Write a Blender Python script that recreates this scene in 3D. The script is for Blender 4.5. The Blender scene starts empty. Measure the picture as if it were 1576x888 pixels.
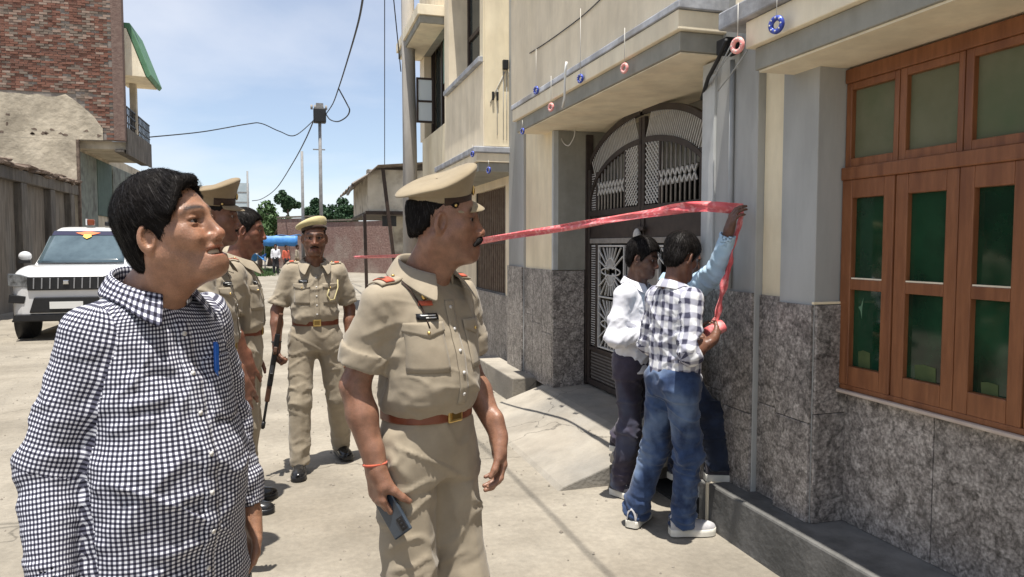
import bpy, bmesh, math, random
import numpy as np
from mathutils import Vector, Matrix
from mathutils.kdtree import KDTree
R = math.radians
SC = bpy.context.scene
COL = SC.collection
random.seed(7)

# ---------------------------------------------------------------- camera
F, CX, CY, VX, VY, CH = 1138., 788., 444., 449., 378., 1.58      # pixels of the 1576x888 photograph; CH = eye height in metres
PITCH = math.atan((CY-VY)/F)
YAW = math.atan((CX-VX)/F*math.cos(PITCH))
cam = bpy.data.cameras.new('camera'); camo = bpy.data.objects.new('camera', cam); COL.objects.link(camo)
cam.sensor_fit = 'HORIZONTAL'; cam.sensor_width = 36; cam.lens = 36*F/1576; cam.clip_start = .05; cam.clip_end = 3000
camo.location = (0, 0, CH); camo.rotation_euler = (math.pi/2-PITCH, 0, -YAW)
SC.camera = camo

# ---------------------------------------------------------------- sky, sun, exposure
SUNV = Vector((-.07, -.20, 1)).normalized()                       # towards the sun
W = bpy.data.worlds.new('World'); SC.world = W; W.use_nodes = True
nt = W.node_tree; nt.nodes.clear()
def N(nt, t, **k):
    n = nt.nodes.new(t)
    for a, v in k.items():
        if a.startswith('i_'):
            key = a[2:]; key = int(key) if key.isdigit() else key.replace('_', ' ')
            n.inputs[key].default_value = v
        else: setattr(n, a, v)
    return n
def L(nt, a, b): nt.links.new(a, b)
sky = N(nt, 'ShaderNodeTexSky', sky_type='NISHITA', sun_disc=False)
sky.sun_elevation = math.asin(SUNV.z); sky.sun_rotation = math.atan2(SUNV.x, SUNV.y)
sky.air_density = .9; sky.dust_density = .25; sky.ozone_density = 2.2; sky.altitude = 120
tc = N(nt, 'ShaderNodeTexCoord')
sep = N(nt, 'ShaderNodeSeparateXYZ'); L(nt, tc.outputs['Generated'], sep.inputs[0])
zc = N(nt, 'ShaderNodeMath', operation='MAXIMUM', i_1=.0); L(nt, sep.outputs[2], zc.inputs[0])
zz = N(nt, 'ShaderNodeMath', operation='ADD', i_1=.16); L(nt, zc.outputs[0], zz.inputs[0])
dx = N(nt, 'ShaderNodeMath', operation='DIVIDE'); L(nt, sep.outputs[0], dx.inputs[0]); L(nt, zz.outputs[0], dx.inputs[1])
dy = N(nt, 'ShaderNodeMath', operation='DIVIDE'); L(nt, sep.outputs[1], dy.inputs[0]); L(nt, zz.outputs[0], dy.inputs[1])
cb = N(nt, 'ShaderNodeCombineXYZ'); L(nt, dx.outputs[0], cb.inputs[0]); L(nt, dy.outputs[0], cb.inputs[1])
mp = N(nt, 'ShaderNodeMapping'); mp.inputs['Location'].default_value = (3.1, 1.45, 0); L(nt, cb.outputs[0], mp.inputs[0])
cn = N(nt, 'ShaderNodeTexNoise', i_Scale=.75, i_Detail=7., i_Roughness=.52, i_Distortion=.15); L(nt, mp.outputs[0], cn.inputs['Vector'])
cr = N(nt, 'ShaderNodeValToRGB'); cr.color_ramp.elements[0].position = .36; cr.color_ramp.elements[1].position = .72
cr.color_ramp.elements[0].color = (.24, .24, .24, 1); cr.color_ramp.elements[1].color = (.85, .85, .85, 1); L(nt, cn.outputs[0], cr.inputs[0])
cm = N(nt, 'ShaderNodeMixRGB'); L(nt, cr.outputs[0], cm.inputs[0]); L(nt, sky.outputs[0], cm.inputs[1]); cm.inputs[2].default_value = (6.6, 6.75, 7.2, 1)
bg = N(nt, 'ShaderNodeBackground', i_Strength=.076); L(nt, cm.outputs[0], bg.inputs[0])
wo = N(nt, 'ShaderNodeOutputWorld'); L(nt, bg.outputs[0], wo.inputs[0])
sl = bpy.data.lights.new('sun', 'SUN'); sl.energy = 4.0; sl.angle = R(.53); sl.color = (1, .955, .88)
so = bpy.data.objects.new('sun', sl); COL.objects.link(so); so.rotation_euler = SUNV.to_track_quat('Z', 'Y').to_euler(); so.location = (0, 0, 30)
vs = SC.view_settings; vs.view_transform = 'Standard'; vs.look = 'None'; vs.exposure = 1.0; vs.gamma = 1
SC.cycles.max_bounces = 8; SC.cycles.use_denoising = True

def PX(pu, pv, **k):
    """pixel of the photograph + one known coordinate (x=, y=, z= or camera depth d=) -> world point"""
    f = Vector((math.sin(YAW)*math.cos(PITCH), math.cos(YAW)*math.cos(PITCH), -math.sin(PITCH)))
    r = Vector((math.cos(YAW), -math.sin(YAW), 0)); u = r.cross(f)
    d = f*F + r*(pu-CX) - u*(pv-CY); a, v = list(k.items())[0]
    c = Vector((0, 0, CH))
    t = v/F if a == 'd' else (v-c['xyz'.index(a)])/d['xyz'.index(a)]
    return c + d*t

# ---------------------------------------------------------------- materials
MATS = {}
def pmat(name, c1, c2=None, scale=8, rough=.8, bump=0, bscale=40, detail=6, coords='Object', metal=0, spec=.35, stretch=(1,1,1), ramp=(.35,.65), c3=None, s3=1.2, bdist=.01, sss=0, coat=0, sheen=0):
    """general procedural material: two colours through noise, an optional third through a large noise, noise bump"""
    m = bpy.data.materials.new(name); m.use_nodes = True; t = m.node_tree; b = t.nodes['Principled BSDF']
    b.inputs['Roughness'].default_value = rough; b.inputs['Metallic'].default_value = metal; b.inputs['Specular IOR Level'].default_value = spec
    if sss: b.inputs['Subsurface Weight'].default_value = sss; b.inputs['Subsurface Radius'].default_value = (.012, .004, .002); b.inputs['Subsurface Scale'].default_value = 1
    if coat: b.inputs['Coat Weight'].default_value = coat; b.inputs['Coat Roughness'].default_value = .05
    if sheen: b.inputs['Sheen Weight'].default_value = sheen
    c = N(t, 'ShaderNodeTexCoord'); mp = N(t, 'ShaderNodeMapping'); mp.inputs['Scale'].default_value = stretch
    L(t, c.outputs[coords], mp.inputs[0]); v = mp.outputs[0]
    col = None
    if c2 is not None:
        n = N(t, 'ShaderNodeTexNoise', i_Scale=scale, i_Detail=detail, i_Roughness=.62); L(t, v, n.inputs['Vector'])
        r = N(t, 'ShaderNodeValToRGB'); r.color_ramp.elements[0].position = ramp[0]; r.color_ramp.elements[1].position = ramp[1]
        r.color_ramp.elements[0].color = (*c1, 1); r.color_ramp.elements[1].color = (*c2, 1); L(t, n.outputs[0], r.inputs[0]); col = r.outputs[0]
        if c3 is not None:
            n3 = N(t, 'ShaderNodeTexNoise', i_Scale=s3, i_Detail=5.); L(t, v, n3.inputs['Vector'])
            r3 = N(t, 'ShaderNodeValToRGB'); r3.color_ramp.elements[0].position = .5; r3.color_ramp.elements[1].position = .68; L(t, n3.outputs[0], r3.inputs[0])
            mx = N(t, 'ShaderNodeMixRGB'); L(t, r3.outputs[0], mx.inputs[0]); L(t, col, mx.inputs[1]); mx.inputs[2].default_value = (*c3, 1); col = mx.outputs[0]
        L(t, col, b.inputs['Base Color'])
    else: b.inputs['Base Color'].default_value = (*c1, 1)
    if bump:
        nb = N(t, 'ShaderNodeTexNoise', i_Scale=bscale, i_Detail=6.); L(t, v, nb.inputs['Vector'])
        bp = N(t, 'ShaderNodeBump', i_Strength=bump, i_Distance=bdist); L(t, nb.outputs[0], bp.inputs['Height']); L(t, bp.outputs[0], b.inputs['Normal'])
    MATS[name] = m
    return m

def weather(m, amt=.28, st=(5, 5, .35), sc=3.):
    """rain streaks and grime: multiplies the base colour by a vertically drawn-out noise"""
    t = m.node_tree; b = t.nodes['Principled BSDF']; src = b.inputs['Base Color'].links[0].from_socket
    c = N(t, 'ShaderNodeTexCoord'); mp = N(t, 'ShaderNodeMapping'); mp.inputs['Scale'].default_value = st; L(t, c.outputs['Object'], mp.inputs[0])
    n = N(t, 'ShaderNodeTexNoise', i_Scale=sc, i_Detail=8., i_Roughness=.65); L(t, mp.outputs[0], n.inputs['Vector']); r = N(t, 'ShaderNodeMapRange', i_1=.38, i_2=.60, i_3=1-amt, i_4=1.04); L(t, n.outputs[0], r.inputs[0])
    s = N(t, 'ShaderNodeVectorMath', operation='SCALE'); L(t, src, s.inputs[0]); L(t, r.outputs[0], s.inputs['Scale']); L(t, s.outputs[0], b.inputs['Base Color']); return m
def cracks(m, scale=.6, w=.004, dark=.5):
    t = m.node_tree; b = t.nodes['Principled BSDF']; src = b.inputs['Base Color'].links[0].from_socket; c = N(t, 'ShaderNodeTexCoord')
    q = N(t, 'ShaderNodeTexNoise', i_Scale=2.2, i_Detail=6.); L(t, c.outputs['Object'], q.inputs['Vector']); wa = N(t, 'ShaderNodeVectorMath', operation='MULTIPLY_ADD'); L(t, q.outputs['Color'], wa.inputs[0]); wa.inputs[1].default_value = (.7, .7, 0); L(t, c.outputs['Object'], wa.inputs[2])
    v = N(t, 'ShaderNodeTexVoronoi', feature='DISTANCE_TO_EDGE', i_Scale=scale); L(t, wa.outputs[0], v.inputs['Vector']); r = N(t, 'ShaderNodeMapRange', i_1=0., i_2=w, i_3=dark, i_4=1.); L(t, v.outputs['Distance'], r.inputs[0])
    s = N(t, 'ShaderNodeVectorMath', operation='SCALE'); L(t, src, s.inputs[0]); L(t, r.outputs[0], s.inputs['Scale']); L(t, s.outputs[0], b.inputs['Base Color']); return m
# ---------------------------------------------------------------- object helpers
def tag(o, label=None, cat=None, group=None, kind=None):
    if label: o['label'] = label
    if cat: o['category'] = cat
    if group: o['group'] = group
    if kind: o['kind'] = kind
    return o
def empty(name, loc=(0,0,0), rz=0, label=None, cat=None, group=None):
    o = bpy.data.objects.new(name, None); o.empty_display_size = .1; COL.objects.link(o); o.location = loc; o.rotation_euler = (0, 0, rz)
    return tag(o, label, cat, group)
def link(name, me, m=None, parent=None):
    o = bpy.data.objects.new(name, me); COL.objects.link(o)
    if m is not None:
        me.materials.clear()
        for q in (m if isinstance(m, (list, tuple)) else [m]): me.materials.append(q)
    if parent is not None: o.parent = parent
    return o
def mesh_np(name, V, Q, smooth=True):
    V = np.asarray(V, np.float32); Q = np.asarray(Q, np.int32); k = Q.shape[1]
    me = bpy.data.meshes.new(name); me.vertices.add(len(V)); me.vertices.foreach_set('co', V.ravel())
    me.loops.add(Q.size); me.loops.foreach_set('vertex_index', Q.ravel())
    me.polygons.add(len(Q)); me.polygons.foreach_set('loop_start', np.arange(0, Q.size, k, dtype=np.int32))
    me.polygons.foreach_set('loop_total', np.full(len(Q), k, np.int32))
    me.polygons.foreach_set('use_smooth', np.full(len(Q), smooth))
    me.update(calc_edges=True)
    return me
class MB:
    """collects boxes, bars, tubes, prisms and grids; build() links them as ONE mesh object"""
    def __init__(s): s.v = []; s.f = []; s.sm = []
    def _add(s, vs, fs, smooth=False):
        o = len(s.v); s.v += [tuple(q) for q in vs]; s.f += [tuple(i+o for i in f) for f in fs]; s.sm += [smooth]*len(fs)
    def box(s, x0, x1, y0, y1, z0, z1):
        x0, x1 = min(x0,x1), max(x0,x1); y0, y1 = min(y0,y1), max(y0,y1); z0, z1 = min(z0,z1), max(z0,z1)
        s._add([(x0,y0,z0),(x1,y0,z0),(x1,y1,z0),(x0,y1,z0),(x0,y0,z1),(x1,y0,z1),(x1,y1,z1),(x0,y1,z1)],
               [(0,3,2,1),(4,5,6,7),(0,1,5,4),(1,2,6,5),(2,3,7,6),(3,0,4,7)]); return s
    def prism(s, poly, a0, a1, axis='x'):
        """polygon in the two other axes, extruded along axis"""
        n = len(poly)
        def mk(p, a): return {'x': (a, p[0], p[1]), 'y': (p[0], a, p[1]), 'z': (p[0], p[1], a)}[axis]
        vs = [mk(p, a0) for p in poly] + [mk(p, a1) for p in poly]
        s._add(vs, [tuple(range(n))[::-1], tuple(range(n, 2*n))] + [(i, (i+1) % n, n+(i+1) % n, n+i) for i in range(n)]); return s
    def bar(s, p, q, w, h=None, up=(0,0,1)):
        p, q = Vector(p), Vector(q); d = (q-p).normalized(); h = w if h is None else h
        u = Vector(up); 
        if abs(d.dot(u)) > .98: u = Vector((1,0,0))
        a = d.cross(u).normalized(); b = a.cross(d)
        vs = [c + a*(w/2*i) + b*(h/2*j) for c in (p, q) for i, j in ((-1,-1),(1,-1),(1,1),(-1,1))]
        s._add(vs, [(0,3,2,1),(4,5,6,7),(0,1,5,4),(1,2,6,5),(2,3,7,6),(3,0,4,7)]); return s
    def tube(s, pts, r, n=8, cap=True):
        pts = [Vector(p) for p in pts]; rs = r if isinstance(r, (list, tuple)) else [r]*len(pts); vs = []; fs = []; pa = None
        for i, p in enumerate(pts):
            d = (pts[min(i+1, len(pts)-1)] - pts[max(i-1, 0)]).normalized()
            if pa is None: pa = d.orthogonal().normalized()
            a = (pa - d*pa.dot(d)); a = a.normalized() if a.length > 1e-6 else d.orthogonal().normalized(); pa = a; b = d.cross(a)
            vs += [p + (a*math.cos(2*math.pi*k/n) + b*math.sin(2*math.pi*k/n))*rs[i] for k in range(n)]
        for i in range(len(pts)-1):
            fs += [(i*n+k, i*n+(k+1) % n, (i+1)*n+(k+1) % n, (i+1)*n+k) for k in range(n)]
        if cap: fs += [tuple(range(n))[::-1], tuple((len(pts)-1)*n+k for k in range(n))]
        s._add(vs, fs, True); return s
    def grid(s, rows, closed=False, smooth=True):
        n = len(rows[0]); vs = [p for r in rows for p in r]; fs = []
        for i in range(len(rows)-1):
            for k in range(n if closed else n-1): fs.append((i*n+k, i*n+(k+1) % n, (i+1)*n+(k+1) % n, (i+1)*n+k))
        s._add(vs, fs, smooth); return s
    def poly(s, pts, smooth=False): s._add(pts, [tuple(range(len(pts)))], smooth); return s
    def ball(s, c, r, n=12, m=8):
        r = r if isinstance(r, (tuple, list)) else (r, r, r)
        rows = [[(c[0]+r[0]*math.sin(math.pi*i/m)*math.cos(2*math.pi*k/n), c[1]+r[1]*math.sin(math.pi*i/m)*math.sin(2*math.pi*k/n), c[2]-r[2]*math.cos(math.pi*i/m)) for k in range(n)] for i in range(m+1)]
        return s.grid(rows, True)
    def mesh(s, name):
        me = bpy.data.meshes.new(name); me.from_pydata(s.v, [], s.f); me.polygons.foreach_set('use_smooth', s.sm); me.update(); return me
    def build(s, name, m, parent=None, bevel=0, solid=0, seg=2, sub=0):
        o = link(name, s.mesh(name), m, parent)
        if solid: q = o.modifiers.new('s', 'SOLIDIFY'); q.thickness = solid; q.offset = 0
        if sub: q = o.modifiers.new('u', 'SUBSURF'); q.levels = q.render_levels = sub
        if bevel: q = o.modifiers.new('b', 'BEVEL'); q.width = bevel; q.segments = seg; q.limit_method = 'ANGLE'; q.angle_limit = R(40)
        return o
def catenary(p, q, sag, n=24):
    p, q = Vector(p), Vector(q)
    return [p.lerp(q, i/n) - Vector((0, 0, 4*sag*(i/n)*(1-i/n))) for i in range(n+1)]

# ---------------------------------------------------------------- signed-distance modelling (people)
def vnoise(P, seed=0):
    P = np.asarray(P, np.float64); I = np.floor(P).astype(np.int64); f = P-I; f = f*f*(3-2*f); out = np.zeros(len(P))
    for dx in (0, 1):
        for dy in (0, 1):
            for dz in (0, 1):
                h = (I[:,0]+dx)*374761393 + (I[:,1]+dy)*668265263 + (I[:,2]+dz)*2147483647 + seed*1274126177
                h = (h ^ (h >> 13)) * 1103515245; h = (h ^ (h >> 16)) & 0xffff
                out += (f[:,0] if dx else 1-f[:,0])*(f[:,1] if dy else 1-f[:,1])*(f[:,2] if dz else 1-f[:,2])*(h/65535.)
    return out*2-1
def smin(a, b, k):
    if k <= 0: return np.minimum(a, b)
    h = np.maximum(k-np.abs(a-b), 0)/k
    return np.minimum(a, b) - h*h*k*.25
def axis(lo, hi, fine, step, fstep):
    """coordinates lo..hi with spacing step, but fstep inside the ranges in fine"""
    out = [lo]
    while out[-1] < hi:
        x = out[-1]; out.append(x + (fstep if any(a-step <= x <= b for a, b in fine) else step))
    return np.array(out, np.float32)
class Grid:
    def __init__(s, ax, ay, az):
        s.ax = (ax, ay, az); s.D = np.full((len(ax), len(ay), len(az)), 1., np.float32)
    def op(s, fn, lo, hi, k=0., mode='u', M=None):
        """fn(x,y,z)->distance, combined inside the box lo..hi (world); M: 4x4 local->world matrix for fn and box"""
        lo = np.array(lo, float); hi = np.array(hi, float)
        if M is not None:
            c = np.array([[x, y, z, 1] for x in (lo[0], hi[0]) for y in (lo[1], hi[1]) for z in (lo[2], hi[2])]) @ np.array(M).T
            wl, wh = c[:, :3].min(0), c[:, :3].max(0)
        else: wl, wh = lo, hi
        g = k + .014; sl = []
        for i in range(3):
            a = max(np.searchsorted(s.ax[i], wl[i]-g)-1, 0); b = min(np.searchsorted(s.ax[i], wh[i]+g)+1, len(s.ax[i])); sl.append(slice(a, b))
            if b <= a: return
        sl = tuple(sl); X = s.ax[0][sl[0]][:, None, None]; Y = s.ax[1][sl[1]][None, :, None]; Z = s.ax[2][sl[2]][None, None, :]
        if M is not None:
            I = np.array(M.inverted()); X, Y, Z = [I[i,0]*X + I[i,1]*Y + I[i,2]*Z + I[i,3] for i in range(3)]
        d = fn(X, Y, Z).astype(np.float32); D = s.D[sl]
        if mode == 'u': s.D[sl] = smin(D, d, k)
        elif mode == 's': s.D[sl] = -smin(-D, d, k)
        elif mode == 'i': s.D[sl] = -smin(-D, -d, k)
    # primitives
    def cone(s, p, q, r0, r1, k=.01, mode='u', M=None, flat=None):
        """tapered capsule; flat=(axis vector, factor) squashes it along a direction"""
        p = np.array(p, float); q = np.array(q, float); v = q-p; L2 = max(v @ v, 1e-9); rm = max(r0, r1)
        fx = None
        if flat: fx = np.array(flat[0], float); fx /= np.linalg.norm(fx); fk = 1/flat[1]-1
        def fn(X, Y, Z):
            X, Y, Z = X-p[0], Y-p[1], Z-p[2]
            t = np.clip((X*v[0]+Y*v[1]+Z*v[2])/L2, 0, 1)
            ex, ey, ez = X-t*v[0], Y-t*v[1], Z-t*v[2]
            e2 = ex*ex+ey*ey+ez*ez
            if fx is not None: w = ex*fx[0]+ey*fx[1]+ez*fx[2]; e2 = e2 + w*w*((1+fk)**2-1)
            return np.sqrt(e2) - (r0+(r1-r0)*t)
        s.op(fn, np.minimum(p, q)-rm, np.maximum(p, q)+rm, k, mode, M)
    def ell(s, c, r, k=.01, mode='u', M=None):
        c = np.array(c, float); r = np.array(r, float); rm = r.min()
        def fn(X, Y, Z):
            a = ((X-c[0])/r[0])**2+((Y-c[1])/r[1])**2+((Z-c[2])/r[2])**2
            b = ((X-c[0])/r[0]**2)**2+((Y-c[1])/r[1]**2)**2+((Z-c[2])/r[2]**2)**2
            k0 = np.sqrt(a); return k0*(k0-1)/np.maximum(np.sqrt(b), 1e-6)
        s.op(fn, c-r, c+r, k, mode, M)
    def loft(s, rows, k=.02, mode='u', M=None, caps=True):
        """rows (z, cx, cy, a, b[, power]) of superellipses stacked along z"""
        rows = sorted(rows); T = np.array([tuple(q)+((2.3,) if len(q) < 6 else ()) for q in rows], float); z = T[:,0]
        lo = [(T[:,1]-T[:,3]).min(), (T[:,2]-T[:,4]).min(), z[0]]; hi = [(T[:,1]+T[:,3]).max(), (T[:,2]+T[:,4]).max(), z[-1]]
        zf = np.linspace(z[0], z[-1], 200)
        def sm(c):                                    # smooth interpolation of a column
            m = np.gradient(c, z); i = np.clip(np.searchsorted(z, zf)-1, 0, len(z)-2); h = z[i+1]-z[i]; t = (zf-z[i])/h
            return (2*t**3-3*t**2+1)*c[i]+(t**3-2*t**2+t)*h*m[i]+(-2*t**3+3*t**2)*c[i+1]+(t**3-t**2)*h*m[i+1]
        C = [sm(T[:,j]) for j in range(1, 6)]
        def fn(X, Y, Z):
            cx, cy, a, b, n = [np.interp(Z, zf, c) for c in C]
            q = (np.abs((X-cx)/a)**n+np.abs((Y-cy)/b)**n)**(1/n)
            d = (q-1)*np.minimum(a, b)
            return np.maximum(d, np.maximum(z[0]-Z, Z-z[-1])) if caps else d
        s.op(fn, lo, hi, k, mode, M)
    def plane(s, n, off, k=.0, lo=None, hi=None):
        """keep only the half space n.p < off"""
        n = np.array(n, float)
        s.op(lambda X, Y, Z: X*n[0]+Y*n[1]+Z*n[2]-off, lo if lo is not None else [a[0] for a in s.ax], hi if hi is not None else [a[-1] for a in s.ax], k, 'i')
    def mesh(s, relax=2):
        D = s.D; S = D < 0; B = S.view(np.int8)
        c = B[:-1]+B[1:]; c = c[:, :-1]+c[:, 1:]; c = c[:, :, :-1]+c[:, :, 1:]
        ids = np.argwhere((c > 0) & (c < 8)); n = len(ids)
        idx = np.full(c.shape, -1, np.int32); idx[tuple(ids.T)] = np.arange(n)
        pos = np.zeros((n, 3)); cnt = np.zeros(n); crn = [(i, j, k) for i in (0, 1) for j in (0, 1) for k in (0, 1)]
        val = {o: D[ids[:,0]+o[0], ids[:,1]+o[1], ids[:,2]+o[2]].astype(np.float64) for o in crn}
        for a in crn:
            for m in range(3):
                if a[m]: continue
                b = list(a); b[m] = 1; b = tuple(b); va, vb = val[a], val[b]; x = (va < 0) != (vb < 0)
                t = np.where(x, va/np.where(x, va-vb, 1), 0)
                for q in range(3): pos[:, q] += np.where(x, a[q]+(t if q == m else 0), 0)
                cnt += x
        pos = pos/cnt[:, None] + ids
        V = np.stack([np.interp(pos[:, q], np.arange(len(s.ax[q])), s.ax[q]) for q in range(3)], 1)
        Q = []
        for m in range(3):
            o1, o2 = (m+1) % 3, (m+2) % 3
            A = np.moveaxis(S, (m, o1, o2), (0, 1, 2)); I = np.moveaxis(idx, (m, o1, o2), (0, 1, 2))
            e = (A[:-1] != A[1:])[:, 1:-1, 1:-1]; w = np.argwhere(e)
            if not len(w): continue
            i, j, k = w[:,0], w[:,1]+1, w[:,2]+1; ins = A[i, j, k]
            q = np.stack([I[i, j-1, k-1], I[i, j, k-1], I[i, j, k], I[i, j-1, k]], 1)
            q[~ins] = q[~ins][:, ::-1]; Q.append(q)
        Q = np.concatenate(Q); Q = Q[(Q >= 0).all(1)]
        for _ in range(relax): V = relax_v(V, Q, .5)
        return V, Q
def relax_v(V, Q, f):
    n = len(V); acc = np.zeros((n, 3)); cnt = np.zeros(n)
    for a in range(4):
        i, j = Q[:, a], Q[:, (a+1) % 4]
        for q in range(3): acc[:, q] += np.bincount(i, V[j, q], n) + np.bincount(j, V[i, q], n)
        cnt += np.bincount(i, minlength=n) + np.bincount(j, minlength=n)
    return V + f*(acc/np.maximum(cnt, 1)[:, None] - V)
def normals(V, Q):
    fn = np.cross(V[Q[:,2]]-V[Q[:,0]], V[Q[:,3]]-V[Q[:,1]]); n = np.zeros_like(V)
    for a in range(4):
        for q in range(3): n[:, q] += np.bincount(Q[:, a], fn[:, q], len(V))
    return n/np.maximum(np.linalg.norm(n, axis=1), 1e-9)[:, None]
def stroke(P, pts, w, h):
    """height field of a fold drawn along a polyline"""
    best = np.full(len(P), 9.); 
    for a, b in zip(pts[:-1], pts[1:]):
        a = np.array(a, float); b = np.array(b, float); v = b-a; t = np.clip(((P-a) @ v)/(v @ v), 0, 1)
        best = np.minimum(best, np.linalg.norm(P-a-t[:, None]*v, axis=1))
    return h*np.exp(-(best/w)**2)
def set_uv(me, uv):
    l = me.uv_layers.new(name='cloth'); l.data.foreach_set('uv', np.asarray(uv, np.float32).ravel())
def set_tint(me, c):
    a = me.color_attributes.new('tint', 'FLOAT_COLOR', 'POINT'); c = np.asarray(c, np.float32)
    a.data.foreach_set('color', np.concatenate([c, np.ones((len(c), 1), np.float32)], 1).ravel())
# ================================================================ ground and street
def ground_mat():
    m = pmat('street_concrete', (0.239, 0.212, 0.170), (0.308, 0.276, 0.225), 1.3, rough=.95, bump=.5, bscale=35, bdist=.012, detail=9, c3=(0.198, 0.170, 0.131), s3=.35); t = m.node_tree; b = t.nodes['Principled BSDF']
    c = N(t, 'ShaderNodeTexCoord'); old = b.inputs['Base Color'].links[0].from_socket
    n = N(t, 'ShaderNodeTexNoise', i_Scale=26., i_Detail=8., i_Roughness=.7); L(t, c.outputs['Object'], n.inputs['Vector'])
    r = N(t, 'ShaderNodeMapRange', i_1=.3, i_2=.72, i_3=.84, i_4=1.12); L(t, n.outputs[0], r.inputs[0])
    s = N(t, 'ShaderNodeVectorMath', operation='SCALE'); L(t, old, s.inputs[0]); L(t, r.outputs[0], s.inputs['Scale'])
    # hairline cracks
    w = N(t, 'ShaderNodeTexNoise', i_Scale=1.6, i_Detail=5.); L(t, c.outputs['Object'], w.inputs['Vector'])
    wa = N(t, 'ShaderNodeVectorMath', operation='MULTIPLY_ADD'); L(t, w.outputs['Color'], wa.inputs[0]); wa.inputs[1].default_value = (.9, .9, 0); L(t, c.outputs['Object'], wa.inputs[2])
    v = N(t, 'ShaderNodeTexVoronoi', feature='DISTANCE_TO_EDGE', i_Scale=.30); L(t, wa.outputs[0], v.inputs['Vector'])
    cr = N(t, 'ShaderNodeMapRange', i_1=.0, i_2=.004, i_3=.55, i_4=1.); L(t, v.outputs['Distance'], cr.inputs[0])
    s2 = N(t, 'ShaderNodeVectorMath', operation='SCALE'); L(t, s.outputs[0], s2.inputs[0]); L(t, cr.outputs[0], s2.inputs['Scale'])
    # scattered grit
    g = N(t, 'ShaderNodeTexVoronoi', i_Scale=60.); L(t, c.outputs['Object'], g.inputs['Vector'])
    gr = N(t, 'ShaderNodeMapRange', i_1=.05, i_2=.11, i_3=.72, i_4=1.); L(t, g.outputs['Distance'], gr.inputs[0])
    s3 = N(t, 'ShaderNodeVectorMath', operation='SCALE'); L(t, s2.outputs[0], s3.inputs[0]); L(t, gr.outputs[0], s3.inputs['Scale']); L(t, s3.outputs[0], b.inputs['Base Color'])
    return m
GROUND = ground_mat()
rows = []
ys = [-40, -12, -4] + [-2+.5*i for i in range(41)] + [20, 24, 30, 38, 48, 60, 90, 140, 250, 600, 1500]; xs = [-1200, -300, -80, -30, -14] + [-9+.5*i for i in range(26)] + [4.5, 6, 9, 14, 30, 80, 300, 1200]
rng = random.Random(3)
for y in ys: rows.append([(x, y, -.006+rng.uniform(-.006, .004) if abs(x) < 12 and -4 < y < 40 else -.01) for x in xs])
tag(MB().grid(rows).build('street', GROUND), 'pale dusty concrete street running to the horizon', kind='structure')
rng = random.Random(11); gm = MB()                                      # loose grit and pebbles on the street
for i in range(2200):
    x, y = rng.uniform(-5.5, 2.1), rng.uniform(2.2, 16); s = rng.uniform(.003, .011)*(1 if rng.random() < .93 else 1.8); a = rng.uniform(0, 3)
    p = [(x+s*math.cos(a+k*1.57)*rng.uniform(.7, 1.2), y+s*math.sin(a+k*1.57)*rng.uniform(.7, 1.2), -.004) for k in range(4)]
    gm._add(p+[(x, y, s*.7-.002)], [(0, 1, 4), (1, 2, 4), (2, 3, 4), (3, 0, 4)])
tag(gm.build('grit', pmat('grit_stone', (.13, .11, .09), (.34, .30, .25), 3)), 'loose grit and pebbles scattered on the street', kind='stuff')

# ================================================================ house on the right
CREAM = pmat('cream_wall_paint', (0.752, 0.650, 0.456), (0.832, 0.730, 0.524), 3, rough=.85, bump=.15, bscale=60, bdist=.004, c3=(0.684, 0.581, 0.410), s3=.8)
BEIGE = pmat('beige_wall_paint', (0.742, 0.638, 0.470), (0.835, 0.725, 0.545), 3.5, rough=.88, bump=.2, bscale=45, bdist=.005, c3=(0.661, 0.568, 0.429), s3=.7)
GREYP = pmat('blue_grey_paint', (0.354, 0.354, 0.336), (0.439, 0.439, 0.421), 2.2, rough=.8, bump=.15, bscale=50, bdist=.004, stretch=(1, 1, .25), c3=(0.299, 0.299, 0.281), s3=1.1)
GREYL = pmat('light_grey_paint_lit_edge', (0.460, 0.471, 0.460), (0.552, 0.564, 0.546), 4, rough=.8, bump=.15, bscale=50, bdist=.004)
BANDG = pmat('olive_grey_band_paint', (0.258, 0.252, 0.216), (0.324, 0.312, 0.270), 5, rough=.8, bump=.15, bscale=50, bdist=.004)
CREMB = pmat('pale_cream_band_paint', (0.798, 0.695, 0.519), (0.860, 0.775, 0.593), 5, rough=.85, bump=.15, bscale=50, bdist=.004, c3=(0.707, 0.627, 0.479), s3=1.4)
STRIP = pmat('weathered_bluish_strip', (.30, .31, .34), (.44, .45, .47), 7, rough=.85, bump=.3, bscale=40, bdist=.006, c3=(.26, .25, .24), s3=2.5)
CEMENT = pmat('dark_cement', (.11, .108, .102), (.17, .165, .155), 4, rough=.9, bump=.5, bscale=30, bdist=.008, c3=(.20, .195, .185), s3=1.6)
SLAB = pmat('pale_cement_slab', (0.266, 0.237, 0.195), (0.342, 0.309, 0.257), 2.2, rough=.95, bump=.5, bscale=40, bdist=.01, c3=(0.237, 0.223, 0.199), s3=.9)
DARKIN = pmat('dark_interior_shade', (.035, .034, .032), (.05, .048, .045), 3, rough=.9)  # unlit depth of passage and openings put into a near-black colour
TEAK = pmat('varnished_brown_wood', (.185, .068, .026), (.25, .098, .040), 5, rough=.4, bump=.25, bscale=30, bdist=.003, stretch=(8, 8, 1), spec=.4, c3=(.155, .054, .021), s3=2)
for m_ in (CREAM, BEIGE, GREYP, GREYL, BANDG, CREMB): weather(m_, .10, (2.2, 2.2, .5), 2.2)
for m_ in (STRIP, CEMENT): weather(m_, .28, (2, 2, 1))
cracks(weather(SLAB, .22, (1, 1, 1), 2.), .8, .006, .45); weather(GROUND, .20, (1, 1, 1), 1.1)
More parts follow.
